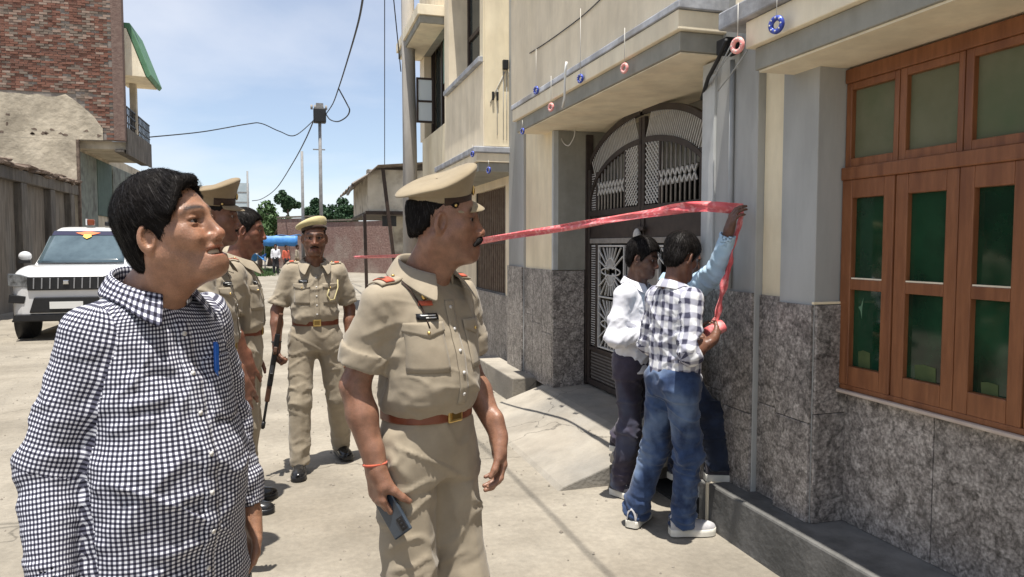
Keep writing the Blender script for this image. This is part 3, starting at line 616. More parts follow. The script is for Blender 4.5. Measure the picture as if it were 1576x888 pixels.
rows = [[(x-BO.x, 25.80-BO.y, z) for x, z in bot], [(x-BO.x, 25.80-BO.y, max(z, 4.9)) for x, z in top], [(x-BO.x, 25.835-BO.y, max(z, 4.9)) for x, z in top]]
m.grid(rows, smooth=False).build('plaster', PLAS, bb)
for k in range(16):                                                                 # patches where the plaster has come off
    x, z = rr.uniform(-9, -5.6), 4.95+abs(rr.gauss(0, .16)); pts = [(x+.11*rr.uniform(.2, 1)*math.cos(a)-BO.x, -.004, z+.07*rr.uniform(.2, 1)*math.sin(a)) for a in [2*math.pi*j/7 for j in range(7)]]
    MB().poly(pts[::-1]).build('broken_patch', TILE, bb)
# bricks, course by course
BM = [MB().box(-.1085, .1085, -.012, .05, -.031, .031).mesh('brick') for _ in BRICKS]
for q, mt in zip(BM, BRICKS): q.materials.append(mt)
edge = lambda x: 6.16 if x < -6.2 else 6.13-max(0, (x+6.2)/.75)*1.15
spots = []; courses = int((9.6-4.9)/.072)
for j in range(courses):
    z = 4.90+j*.072
    x = -5.345-(.115 if j % 2 else 0)
    while x > -8.9:
        if z > edge(x)+.05: spots.append((x, z))
        x -= .229
spots.sort(key=lambda q: abs(q[0]+6.4)*.6+abs(q[1]-7.2)); far = MB()
for i, (x, z) in enumerate(spots):
    hgt = z; wred = .75 if 6.4 < z < 7.9 else .35; u = rr.random(); k = (0 if u < wred*.6 else 1) if u < wred else (2 if rr.random() < .7 else 3)
    if rr.random() < .04: continue
    if i < 300:
        o = bpy.data.objects.new('brick', BM[k]); COL.objects.link(o); o.parent = bb; o.location = (x-BO.x+rr.uniform(-.006, .006), 25.825-BO.y+rr.uniform(-.02, .012), z+rr.uniform(-.005, .005)); o.rotation_euler = (rr.uniform(-.04, .04), 0, rr.uniform(-.05, .05))
    else: far.box(x-BO.x-.1085, x-BO.x+.1085, 25.813-BO.y+rr.uniform(-.015, .012), 25.87-BO.y, z-.031, z+.031)
fo = far.build('brickwork', BRICKS, bb); tag(fo, kind='stuff')
for p in fo.data.polygons: p.material_index = (hash(p.index//6) * 2654435761 >> 7) % 5 % 4
# corner pillar, overhanging floor, balcony
bbx('corner_pillar', pmat('brown_corner_brick', (.14, .09, .075), (.2, .14, .115), 8, rough=.95, bump=.5, bscale=20, bdist=.02), -5.24, -4.93, 25.79, 26.1, 4.85, 12.5)
bbx('balcony_slab', PLAS, -6.3, -4.93, 26.1, 30.2, 4.60, 4.85); bbx('slab_edge', CONC, -4.96, -4.90, 26.0, 30.2, 4.45, 5.30); bbx('soffit_step', CONC, -5.25, -5.0, 25.85, 30.1, 4.50, 4.60)
bbx('balcony_post', PLAS, -5.10, -4.90, 27.55, 27.8, 5.3, 7.3)
RAIL = pmat('black_railing_paint', (.012, .012, .013), rough=.5)
rl = MB()
for z in (5.95, 5.70, 5.45): bbx('rail', RAIL, -4.96, -4.92, 26.1, 30.1, z, z+.035, bevel=0)
for i in range(17): bbx('baluster', RAIL, -4.955, -4.925, 26.15+.24*i, 26.18+.24*i, 5.3, 5.95, bevel=0)
# green eave roof over the balcony
rp_ = [(-5.2, 8.62), (-4.80, 8.62), (-4.22, 7.02), (-4.30, 6.92), (-4.36, 6.96), (-4.90, 8.46), (-5.2, 8.50)]
MB().prism([(p[0]-BO.x, p[1]) for p in rp_], 26.3-BO.y, 28.4-BO.y, 'y').build('eave_roof', GREEN, bb, bevel=.02)
MB().prism([(-5.3-BO.x, 6.98), (-4.38-BO.x, 6.96), (-4.91-BO.x, 8.44), (-5.3-BO.x, 8.44)], 26.28-BO.y, 28.38-BO.y, 'y').build('eave_soffit', CREMB, bb)
# shop front under the overhang
GGR = pmat('grey_green_paint', (.13, .145, .125), (.19, .205, .18), 5, rough=.9, c3=(.09, .09, .08), s3=2)
bbx('shop_wall', GGR, -6.3, -6.24, 25.9, 28.0, 0, 4.5); bbx('doorway', pmat('dark_green_door', (.04, .07, .055), (.06, .095, .075), 4, rough=.7), -6.28, -6.245, 28.1, 30.2, 2.6, 4.5); bbx('shop_wall', GGR, -6.3, -6.23, 30.3, 37, 0, 4.5)
bbx('corner_trim', TILE, -6.30, -6.22, 25.78, 25.9, 0, 4.84)

# ================================================================ white car
CARW = pmat('white_car_paint', (.62, .62, .62), (.66, .66, .66), 3, rough=.25, spec=.5, coat=.6)
CARB = pmat('black_car_plastic', (.012, .012, .013), (.02, .02, .021), 20, rough=.45)
CARG = pmat('windscreen_glass', (.045, .07, .085), (.09, .13, .15), 1.6, rough=.06, spec=.7, coat=.5)
CHR = pmat('chrome_trim', (.55, .55, .56), rough=.15, metal=1); TYRE = pmat('tyre_rubber', (.014, .014, .014), (.024, .023, .022), 20, rough=.85)
LAMP = pmat('headlamp_glass', (.03, .032, .035), (.20, .21, .22), 9, rough=.08, spec=.7); ORANGE = pmat('orange_sticker', (.75, .16, .05), rough=.6); YELL = pmat('yellow_sticker', (.85, .55, .08), rough=.6)
CO = Vector((-3.63, 14.0, 0))
car = empty('car', CO, R(1), 'white police car with black grille parked before the stained wall', 'car')
car.scale = (.95, 1, 1.06)
def outline(w, zb, zt, r=.12, n=5, top_w=None):
    """closed rounded outline in x,z"""
    tw = w if top_w is None else top_w; pts = []
    for cx, cz, a0, ww in ((1, 0, -90, w), (1, 1, 0, tw), (-1, 1, 90, tw), (-1, 0, 180, w)):
        for k in range(n+1):
            a = R(a0+90*k/n); pts.append((cx*(ww-r)+r*math.cos(a), (zb+r if cz == 0 else zt-r)+r*math.sin(a)))
    return pts
def carloft(name, secs, m, parent=car, sub=1, caps=True):
    rows = [[(x, y, z) for x, z in outline(*s)] for y, s in secs]; mb = MB(); mb.grid(rows, True)
    if caps: mb.poly(rows[0]); mb.poly(rows[-1][::-1])
    o = mb.build(name, m, parent)
    if sub: q = o.modifiers.new('u', 'SUBSURF'); q.levels = q.render_levels = sub
    return o
body = carloft('body', [(.0, (.70, .36, .86, .10)), (.02, (.80, .33, .98, .10)), (.10, (.87, .32, 1.05, .12)), (.30, (.905, .31, 1.12, .14)), (.62, (.915, .31, 1.165, .14)), (1.12, (.915, .31, 1.19, .12)), (1.3, (.92, .31, 1.12, .10)), (2.6, (.92, .31, 1.10, .10)), (3.7, (.91, .31, 1.08, .10)), (4.0, (.86, .34, 1.0, .1))], CARW)
cab = carloft('cabin', [(1.0, (.84, 1.0, 1.16, .05, 5, .80)), (1.08, (.84, 1.0, 1.22, .06, 5, .78)), (1.78, (.86, 1.0, 1.76, .10, 5, .66)), (2.0, (.86, 1.0, 1.83, .12, 5, .66)), (2.8, (.86, 1.0, 1.85, .12, 5, .66)), (3.6, (.86, 1.0, 1.80, .12, 5, .64)), (3.9, (.82, 1.0, 1.4, .1, 5, .68))], CARW)
# windscreen on the sloping front
def ws(x, t): return (x, 1.02+.70*t-.014, 1.20+.50*t+.008)
wr = []
for i in range(9):
    t = i/8; w = .735-.125*t; wr.append([(x*w, 1.035+.705*t-.02-.03*(1-x*x), 1.192+.545*t+.012) for x in [j/6-1 for j in range(13)]])
MB().grid(wr).build('windscreen', CARG, car, solid=.006)
MB().grid([[(p[0]*1.0, p[1]-.012, p[2]) for p in r] for r in [[(x*(.735-.125*t), 1.035+.705*t-.02-.03*(1-x*x), 1.192+.545*t+.014) for x in [j/6-1 for j in range(13)]] for t in (.86, .99)]]).build('sun_strip', pmat('dark_sun_strip', (.03, .03, .06), rough=.2), car)
def on_ws(x, t, o): return (x, 1.035+.705*t-.02-.03*(1-(x/.65)**2)-o, 1.192+.545*t+.014+o*.7)
MB().poly([on_ws(-.22, .92, .016), on_ws(-.04, .83, .016), on_ws(.04, .83, .016), on_ws(.22, .92, .016), on_ws(.03, .965, .016), on_ws(-.03, .965, .016)]).build('windscreen_sticker', ORANGE, car)
MB().poly([on_ws(-.075, .79, .02), on_ws(0, .72, .02), on_ws(.075, .79, .02), on_ws(.06, .86, .02), on_ws(-.06, .86, .02)]).build('windscreen_sticker', YELL, car)
for s in (-1, 1):
    MB().bar((s*.40-.25, 1.02, 1.215), (s*.40+.22, 1.045, 1.225), .02, .015).build('wiper', CARB, car)
    MB().poly([(s*.853, 1.5, 1.2), (s*.855, 2.55, 1.2), (s*.745, 2.5, 1.68), (s*.75, 1.95, 1.66)]).build('side_window', CARG, car, solid=.012)
    mi = MB().ball((0, 0, 0), (.115, .06, .085), 12, 8).build('mirror', CARW, car); mi.location = (s*1.00, 1.28, 1.31); MB().box(-.10, .10, -.055, .02, -.115, -.07).build('mirror_base', CARB, mi)
    MB().prism([(s*.895, .86), (s*.55, .83), (s*.57, 1.0), (s*.72, 1.045), (s*.90, 1.055)], -.008, .14, 'y').build('headlight', LAMP, car, bevel=.012)
    MB().prism([(s*.90, .60), (s*.66, .585), (s*.63, .70), (s*.88, .735)], -.012, .12, 'y').build('fog_lamp', CARB, car, bevel=.01)
    for y in (.72, 3.25):
        wh = MB().tube([(-.11, 0, 0), (-.105, 0, 0), (.105, 0, 0), (.11, 0, 0)], [.30, .345, .345, .30], 28).build('wheel', TYRE, car); wh.location = (s*.80, y, .345)
        MB().tube([(s*.112, 0, 0), (s*.116, 0, 0)], .20, 20).build('rim', CHR, wh); MB().tube([(-.125, 0, 0), (.10, 0, 0)], .42, 24).build('wheel_arch', CARB, wh)
GSL = pmat('grille_slat_metal', (.32, .32, .33), rough=.35, metal=.5)
MB().box(-.60, .60, -.03, .10, .79, 1.0).build('grille', CARB, car, bevel=.01)
for i in range(-4, 5):
    if abs(i) == 0: continue
    MB().prism([(i*.125-.012, .815), (i*.125+.010, .815), (i*.125+.020, .985), (i*.125-.002, .985)], -.045, -.028, 'y').build('grille_slat', GSL, car, bevel=.004)
MB().box(-.05, .05, -.055, -.03, .88, .95).build('emblem', CHR, car, bevel=.015)
MB().prism([(-.58, .44), (.58, .44), (.50, .68), (-.50, .68)], -.045, .06, 'y').build('lower_intake', CARB, car, bevel=.015)
MB().box(-.26, .26, -.055, -.045, .50, .61).build('number_plate', pmat('number_plate_white', (.7, .7, .68), rough=.5), car)
MB().prism([(-.86, .30), (.86, .30), (.80, .42), (-.80, .42)], -.035, .2, 'y').build('bumper_skirt', CARB, car, bevel=.02)
MB().box(-.10, .02, 2.0, 2.12, 1.86, 1.965).build('beacon', pmat('brown_beacon_glass', (.20, .05, .02), rough=.3), car, bevel=.015); MB().box(-.13, -.105, 2.0, 2.12, 1.86, 1.975).build('beacon_bracket', CARW, car); MB().box(.20, .34, 2.05, 2.15, 1.85, 1.93).build('roof_speaker', CARB, car, bevel=.02)

# ================================================================ far end of the street
POLE = pmat('weathered_concrete_pole', (.27, .25, .225), (.36, .335, .30), 5, rough=.9, bump=.3, bscale=30, bdist=.01, stretch=(1, 1, .2))
STEEL = pmat('galvanised_pole', (.17, .165, .16), (.24, .235, .23), 8, rough=.6)
po = MB().tube([(0, 0, -.1), (0.01, 0, 3), (-.03, 0, 8.2)], [.125, .11, .085], 14).build('utility_pole', POLE); po.location = (1.78, 11.6, 0); tag(po, 'thick concrete utility pole beside the house behind the officer', 'pole')
def far_pole(px, d, top, r, label, box=False):
    b = PX(px, 380, d=d); o = empty('utility_pole', (b.x, b.y, 0), 0, label, 'pole'); z = PX(px, top, d=d).z
    MB().tube([(0, 0, -.2), (0, 0, z)], [r, r*.75], 12).build('shaft', STEEL, o)
    if box:
        MB().box(-.28, .28, -.22, .22, z-.75, z-.1).build('junction_box', CARB, o, bevel=.05); MB().box(-.16, .16, -.16, .16, z-.1, z+.12).build('box_cap', STEEL, o)
        for k in range(5): MB().tube([(-.35+.16*k, 0, z-.15), (-.35+.16*k, 0, z+.05)], .05, 8).build('insulator', POLE, o)
        MB().bar((-.32, 0, z-1.95), (.22, 0, z-1.95), .05).build('cross_arm', STEEL, o)
    return o, Vector((b.x, b.y, z))
p2, top2 = far_pole(495, 34, 166, .095, 'steel street pole with dark junction box on top', True)
p3, top3 = far_pole(467, 46, 234, .11, 'thin bare steel pole left of the junction box pole')
p4, top4 = far_pole(383, 62, 264, .10, 'far dark pole beside the pale billboard')
def cable(name, pts, r, label, smooth=10):
    P = [Vector(p) for p in pts]; out = []
    for i in range(len(P)-1):                                            # Catmull-Rom
        a, b, c, d = P[max(i-1, 0)], P[i], P[i+1], P[min(i+2, len(P)-1)]
        for k in range(smooth):
            t = k/smooth; out.append(.5*((2*b)+(c-a)*t+(2*a-5*b+4*c-d)*t*t+(3*b-a-3*c+d)*t**3))
    out.append(P[-1]); o = MB().tube(out, r, 6).build(name, DK); return tag(o, label, 'cable')
# black bundle from the junction box up to the right, with a slack coil
cable('cable', [PX(500, 178, d=34), PX(512, 160, d=31), PX(521, 136, d=27), PX(534, 95, d=22), PX(552, 32, d=16), PX(562, -30, d=12)], .022, 'black overhead cable rising from the junction box to the top of the sky')
cable('cable', [PX(502, 176, d=33.5), PX(508, 184, d=32), PX(520, 187, d=30), PX(533, 180, d=28), PX(538, 170, d=27), PX(534, 160, d=27), PX(521, 136, d=27)], .026, 'slack loop of black cable hanging beside the junction box')
cable('cable', [PX(230, 211, x=-4.9), PX(310, 203, d=30), PX(380, 191, d=31), PX(402, 190, d=31.5), PX(430, 202, d=32), PX(455, 208, d=33), PX(488, 180, d=33.8)], .022, 'overhead cable sagging from the brick building balcony to the junction box pole')
cable('cable', [PX(484, 182, d=33.8), PX(470, 215, d=38), PX(450, 252, d=45), PX(425, 290, d=54), PX(403, 306, d=62), PX(388, 309, d=64)], .030, 'cable running down from the junction box pole towards the far trees')
cable('cable', [PX(592, -20, d=14), PX(592, 120, d=16), PX(592, 256, d=18)], .009, 'thin vertical wire against the sky left of the concrete pole')
cable('cable', [PX(604, -20, d=10.5), PX(612, 60, d=11), PX(617, 110, d=11.5)], .008, 'thin wire slanting to the concrete pole top')
cable('cable', [(1.03, -6, 6.2), (1.05, 3, 5.6), (1.04, 8, 5.5), (1.6, 11.6, 6.3)], .010, 'overhead street cable high above the boys casting a line on the road')
# brick yard walls
FB = pmat('far_brick_wall', (.17, .10, .085), (.26, .175, .15), 9, rough=.95, bump=.5, bscale=12, bdist=.05, c3=(.30, .25, .215), s3=.6)
def wallp(x0, y0, x1, y1, h, label, m=FB, t=.3):
    o = empty('yard_wall', (x0, y0, 0), 0, label, 'wall'); d = Vector((x1-x0, y1-y0, 0)); MB().bar((0, 0, h/2-.05), (d.x, d.y, h/2-.05), t, h).build('wall', m, o); MB().bar((0, 0, h+.06), (d.x, d.y, h+.06), t+.12, .10).build('coping', CONC2, o); return o
a = PX(489, 378, d=46); b = PX(660, 378, d=40); wallp(a.x, a.y, b.x, b.y, 3.05, 'weathered brick yard wall behind the beret officer on the right')
a = PX(430, 378, d=52); b = PX(490, 378, d=50); wallp(a.x, a.y, b.x, b.y, 3.5, 'taller brick wall above the blue canopy')
# tin roofed shed
SHO = Vector((1.7, 17, 0)); shed = empty('shed', SHO, 0, 'pale patched shed with tin roof and leaning dark posts', 'shed')
SHW = pmat('patched_pale_plaster', (.50, .455, .37), (.60, .55, .46), 3, rough=.95, bump=.5, bscale=9, bdist=.03, c3=(.27, .235, .19), s3=2.6); TIN = pmat('rusty_tin_sheet', (.16, .13, .11), (.27, .235, .20), 5, rough=.7, bump=.3, bscale=12, bdist=.02)
def sb(name, m, *b, bevel=.01): return hb(name, m, *b, parent=shed, bevel=bevel, off=SHO)
sb('wall', SHW, 1.66, 4.2, 17, 17.3, 2.36, 3.30); sb('wall', SHW, 1.66, 1.9, 17.3, 21, 2.36, 3.2); sb('wall', SHW, 2.35, 4.2, 17.9, 18.1, 0, 2.36); sb('beam', DARKW, 1.60, 4.2, 16.92, 17.0, 2.28, 2.36)
sb('ventilator', DARKIN, 1.98, 2.3, 16.99, 17.0, 2.02, 2.26, bevel=0); sb('loft_floor', CONC, 1.62, 4.2, 17.0, 21, 2.28, 2.355)
n = 44; rws = []
for j, (x, zz2) in enumerate(((1.30, 2.93), (1.62, 3.12), (1.86, 3.34), (2.6, 3.42), (3.4, 3.52), (4.3, 3.62))): rws.append([(x-SHO.x, 16.6-SHO.y+i*.11, zz2+.018*(i % 2)+(.02*math.sin(i*.7+j))) for i in range(n)])
MB().grid(rws, smooth=False).build('tin_roof', TIN, shed, solid=.008)
for p, q, w in (((1.62, 16.95, 0), (1.58, 16.95, 2.3), .07), ((2.35, 16.8, 0), (1.98, 16.8, 3.3), .075), ((4.1, 16.95, 0), (4.1, 16.95, 2.3), .08)): MB().bar(Vector(p)-SHO, Vector(q)-SHO, w).build('post', DARKW, shed)
MB().bar(Vector((1.3, 16.62, 2.9))-SHO, Vector((1.35, 18.9, 2.85))-SHO, .05).build('eave_batten', DARKW, shed)
# pale billboard and tower block in the distance
bo = empty('billboard', PX(372, 340, d=75), 0, 'pale distant billboard tower beside the far pole', 'billboard'); bo.location.z = 0; zt = PX(372, 282, d=75).z
MB().box(-.75, .75, -.2, .2, zt-3.0, zt).build('board', pmat('faded_billboard', (.35, .42, .45), (.48, .53, .55), .9, rough=.8), bo); MB().box(-.5, .5, -.3, .3, 0, zt-3.0).build('tower', CREMB, bo)
for z in (zt-1, zt-2): MB().box(-.76, .76, -.22, .22, z, z+.12).build('board_rail', STEEL, bo)
# blue canopy stall
ca = PX(432, 398, d=44); ct = empty('canopy_stall', (ca.x, ca.y, 0), R(-8), 'bright blue tarpaulin canopy on poles at the far end of the street', 'stall'); TARP = pmat('blue_tarpaulin', (.035, .16, .42), (.06, .24, .55), 4, rough=.5)
MB().grid([[(-1.15+.23*i, -1.2+.6*j, 2.10+.10*(i/10)+.05*math.sin(i*1.3+j)) for i in range(11)] for j in range(5)]).build('tarpaulin', TARP, ct, solid=.02)
MB().grid([[(-.85+.2*i, -1.22, z+.02*math.sin(i*2)) for i in range(11)] for z in (1.55, 1.8, 2.14)]).build('hanging_flap', TARP, ct, solid=.02)
for x, y in ((-1.1, -1.15), (1.1, -1.15), (-1.1, 1.1), (1.1, 1.1)): MB().tube([(x, y, 0), (x, y, 2.15)], .03, 8).build('pole', STEEL, ct)
ta = PX(402, 380, d=44); tb = empty('tarpaulin_heap', (ta.x-.2, ta.y-1, 0), 0, 'low blue sheet beside the far road behind the bare-headed officer', 'tarpaulin'); MB().grid([[(-.5+.2*i, -.4+.2*j, .9+.25*math.sin(i*.9)*math.cos(j)) for i in range(6)] for j in range(5)]).build('sheet', TARP, tb, solid=.02); 
for x in (-.45, .45): MB().tube([(x, -.35, 0), (x, -.35, .95)], .03, 6).build('pole', STEEL, tb)
# ---- trees
LEAF = pmat('leaf_green', (.035, .075, .022), (.075, .125, .04), 3, rough=.7, c3=(.05, .10, .025), s3=.7); LEAF2 = pmat('dark_leaf_green', (.018, .05, .022), (.04, .085, .035), 3, rough=.7); BARK = pmat('bark', (.09, .065, .045), (.14, .10, .075), 10, rough=.95)
def tree(px, base_y, top_y, d, width_px, label, m, n=5200, seed=1, group='trees at the far end of the street', rz=None):
    b = PX(px, 378, d=d); zt = PX(px, top_y, d=d).z; zb = max(PX(px, base_y, d=d).z, .4); w = width_px/F*d/2*1.25; rg = np.random.default_rng(seed)
    o = empty('tree', (b.x, b.y, 0), 0, label, 'tree', group); h = (zt-zb)/2; cz = (zt+zb)/2
    tk = MB(); tk.tube([(0, 0, -.2), (.1, 0, zb*.6), (.05, .1, cz)], [.06*h+.12, .05*h+.09, .03*h+.04], 8)
    cl = [(rg.normal(0, .42, 3)*np.array((w, w, h))*1.0, rg.uniform(.28, .5)) for _ in range(16)]
    for c, r_ in cl[:7]: tk.tube([(.05, .1, max(cz-h*.5, .5)), (c[0]*.5, c[1]*.5, cz+c[2]*.4), (c[0], c[1], cz+c[2])], [.05*h, .03*h, .015*h], 6)
    tk.build('trunk', BARK, o)
    idx = rg.integers(0, len(cl), n); dirs = rg.normal(0, 1, (n, 3)); dirs /= np.linalg.norm(dirs, axis=1)[:, None]; rad = rg.uniform(.35, 1, n)**.6
    C = np.array([cl[i][0] for i in idx]); Rr = np.array([cl[i][1] for i in idx]); P = C + dirs*(rad*Rr)[:, None]*np.array((w, w, h)); P[:, 2] += cz
    s = rg.uniform(.08, .16, n)*(.55+.42*h); A = rg.normal(0, 1, (n, 3)); A /= np.linalg.norm(A, axis=1)[:, None]; B = np.cross(A, rg.normal(0, 1, (n, 3))); B /= np.linalg.norm(B, axis=1)[:, None]
    V = np.stack([P-A*s[:, None], P+B*(s*.55)[:, None], P+A*s[:, None], P-B*(s*.55)[:, None]], 1).reshape(-1, 3); Q = np.arange(len(V)).reshape(-1, 4)
    link('crown', mesh_np('crown', V, Q, False), m, o)
tree(443, 330, 297, 70, 26, 'single round dark tree above the taller brick wall', LEAF2, seed=2)
tree(414, 392, 318, 58, 52, 'yellow-green leafy tree behind the bare-headed officer', LEAF, seed=3)
tree(398, 396, 342, 50, 34, 'low light green bush left of the blue canopy', LEAF, seed=12)
tree(489, 350, 308, 64, 30, 'loose green tree just left of the junction box pole', LEAF2, seed=4)
tree(514, 352, 312, 62, 36, 'dark tree right of the junction box pole', LEAF2, seed=5)
tree(536, 352, 313, 60, 34, 'dark rounded tree nearest the tin roofed shed', LEAF2, seed=6)
gr = np.random.default_rng(8); n = 2600; a = PX(400, 378, d=44); P = np.stack([gr.normal(-1.6, .35, n), gr.uniform(40, 50, n), np.zeros(n)], 1); hh = gr.uniform(.05, .22, n); W_ = gr.normal(0, .03, (n, 3)); W_[:, 2] = 0
V = np.stack([P-W_*.6, P+W_*.6, P+np.array((0, 0, 1))*hh[:, None]+gr.normal(0, .04, (n, 3))], 1).reshape(-1, 3); tag(link('grass', mesh_np('grass', V, np.arange(len(V)).reshape(-1, 3), False), LEAF), 'rough green grass along the far road edge', kind='stuff')
# distant low houses closing the street on the left
for px, d, w, top, lab in ((352, 90, 9, 330, 'distant pale low building behind the capped officer'), (300, 85, 8, 318, 'distant grey building hidden behind the gingham man')):
    b = PX(px, 378, d=d); z = PX(px, top, d=d).z; o = empty('building', (b.x, b.y, 0), 0, lab, 'building'); MB().box(-w/2, w/2, 0, 6, 0, z).build('wall', BEIGE, o); MB().box(-w/2-.2, w/2+.2, -.2, 6.2, z, z+.25).build('parapet', CREMB, o)
    for k in range(3): MB().box(-w/3+k*w/3-.5, -w/3+k*w/3+.5, -.05, .05, z*.45, z*.75).build('window', DARKIN, o)

# ================================================================ festive ring ornaments and their strings
RINGB = pmat('blue_foil', (.03, .05, .30), (.10, .14, .5), 60, rough=.35, metal=.4); RINGP = pmat('pink_foil', (.75, .25, .24), (.85, .45, .4), 60, rough=.4); STRG = pmat('pale_string', (.55, .53, .48), rough=.8)
def ring(px, py, x, m, size, label, up, tw=.3):
    p = PX(px, py, x=x); o = empty('ring_ornament', p, tw, label, 'ornament', 'ring ornaments strung along the house'); rr_ = size
    pts = [(0, rr_*.72*math.cos(a), rr_*.72*math.sin(a)) for a in [2*math.pi*i/24 for i in range(25)]]; MB().tube(pts, rr_*.30, 8, False).build('ring', m, o)
    for k in range(8): a = 2*math.pi*k/8; MB().ball((-rr_*.22, rr_*.72*math.cos(a), rr_*.72*math.sin(a)), rr_*.13, 6, 4).build('bead', STRG, o)
    MB().tube([(0, 0, rr_*.9), (0, 0, up)], .0022, 5).build('thread', STRG, o)
ring(1195, 38, 2.06, RINGB, .040, 'blue foil ring hanging from the canopy over the brown window', .16)
ring(1135, 70, 2.06, RINGP, .040, 'pink foil ring at the canopy corner left of the window', .2)
ring(961, 105, 2.03, RINGP, .034, 'pink foil ring on the canopy above the gate middle', .25)
ring(893, 121, 2.03, RINGB, .034, 'blue foil ring on the gate canopy beside the white hook', .5)
ring(848, 165, 2.03, RINGP, .036, 'pink foil ring near the far end of the gate canopy', .25)
ring(825, 139, 2.03, RINGB, .036, 'blue foil ring on the upper far end of the gate canopy', .35)
ring(804, 202, 2.03, RINGB, .030, 'small blue foil ring below the far corner of the gate canopy', .1)
ring(727, 237, 1.90, RINGB, .034, 'blue foil ring on the cornice of the next house block', .1)
ring(752, 262, 1.90, RINGB, .036, 'blue foil ring under the cornice just right of the officer cap', .1)
cable('cable', [PX(815, 82, x=2.19), PX(846, 62, x=2.19), PX(897, 24, x=2.19), PX(935, -12, x=2.19)], .0045, 'thin dark wire tacked across the balcony parapet')
hk = MB().tube([PX(872, 95, x=2.02), PX(870, 110, x=2.02), PX(869, 150, x=2.02), PX(866, 165, x=2.03)], .010, 8).build('hook', pmat('white_plastic', (.7, .7, .67), rough=.5)); tag(hk, 'white plastic hook strap hanging over the gate canopy edge', 'hook')
cable('cable', [PX(862, 203, x=2.45), PX(866, 218, x=2.42), PX(875, 224, x=2.42), PX(883, 212, x=2.45), PX(885, 200, x=2.45)], .005, 'pale wire loop hanging under the gate canopy soffit').data.materials[0] = STRG
# ================================================================ people: builders
from mathutils.bvhtree import BVHTree
def skin_mat():
    m = pmat('skin', (.5, .5, .5), rough=.42, bump=.5, bscale=230, bdist=.0016, sss=.10, spec=.42); t = m.node_tree; b = t.nodes['Principled BSDF']
    a = N(t, 'ShaderNodeAttribute', attribute_name='tint'); c = N(t, 'ShaderNodeTexCoord'); n = N(t, 'ShaderNodeTexNoise', i_Scale=38., i_Detail=5.); L(t, c.outputs['Object'], n.inputs['Vector'])
    mr = N(t, 'ShaderNodeMapRange', i_1=.3, i_2=.7, i_3=.78, i_4=1.18); L(t, n.outputs[0], mr.inputs[0])
    mx = N(t, 'ShaderNodeVectorMath', operation='SCALE'); n2 = N(t, 'ShaderNodeTexNoise', i_Scale=520., i_Detail=3.); L(t, c.outputs['Object'], n2.inputs['Vector']); m2 = N(t, 'ShaderNodeMapRange', i_1=.3, i_2=.7, i_3=.8, i_4=1.12); L(t, n2.outputs[0], m2.inputs[0])
    mm = N(t, 'ShaderNodeMath', operation='MULTIPLY'); L(t, mr.outputs[0], mm.inputs[0]); L(t, m2.outputs[0], mm.inputs[1])
    L(t, a.outputs['Color'], mx.inputs[0]); L(t, mm.outputs[0], mx.inputs['Scale']); L(t, mx.outputs[0], b.inputs['Base Color'])
    return m
SKIN = skin_mat()
HAIR = pmat('black_hair', (.007, .006, .006), (.014, .012, .011), 30, rough=.6, bump=.35, bscale=90, spec=.06)
HAIR2 = pmat('hair_sheen_strand', (.018, .015, .014), (.032, .028, .026), 30, rough=.5, spec=.25)
EYEW = pmat('eye_white', (.24, .20, .175), rough=.35, spec=.25)
IRIS = pmat('iris_dark', (.010, .006, .004), rough=.3, spec=.2)
TEETH = pmat('teeth', (.66, .61, .5), rough=.3)
def weave(m, scale=900, strength=.25, dist=.0006):
    t = m.node_tree; b = t.nodes['Principled BSDF']; c = N(t, 'ShaderNodeTexCoord')
    n = N(t, 'ShaderNodeTexNoise', i_Scale=scale, i_Detail=2.); L(t, c.outputs['Object'], n.inputs['Vector'])
    w = N(t, 'ShaderNodeTexNoise', i_Scale=34., i_Detail=4.); L(t, c.outputs['Object'], w.inputs['Vector'])
    ad = N(t, 'ShaderNodeMath', operation='MULTIPLY_ADD', i_1=7.); L(t, w.outputs[0], ad.inputs[0]); L(t, n.outputs[0], ad.inputs[2])
    p = N(t, 'ShaderNodeBump', i_Strength=strength, i_Distance=dist); L(t, ad.outputs[0], p.inputs['Height']); L(t, p.outputs[0], b.inputs['Normal'])
    return m
def cloth(name, c1, c2, scale=10, rough=.88, **k): return weave(pmat(name, c1, c2, scale, rough=rough, sheen=.15, spec=.2, **k))
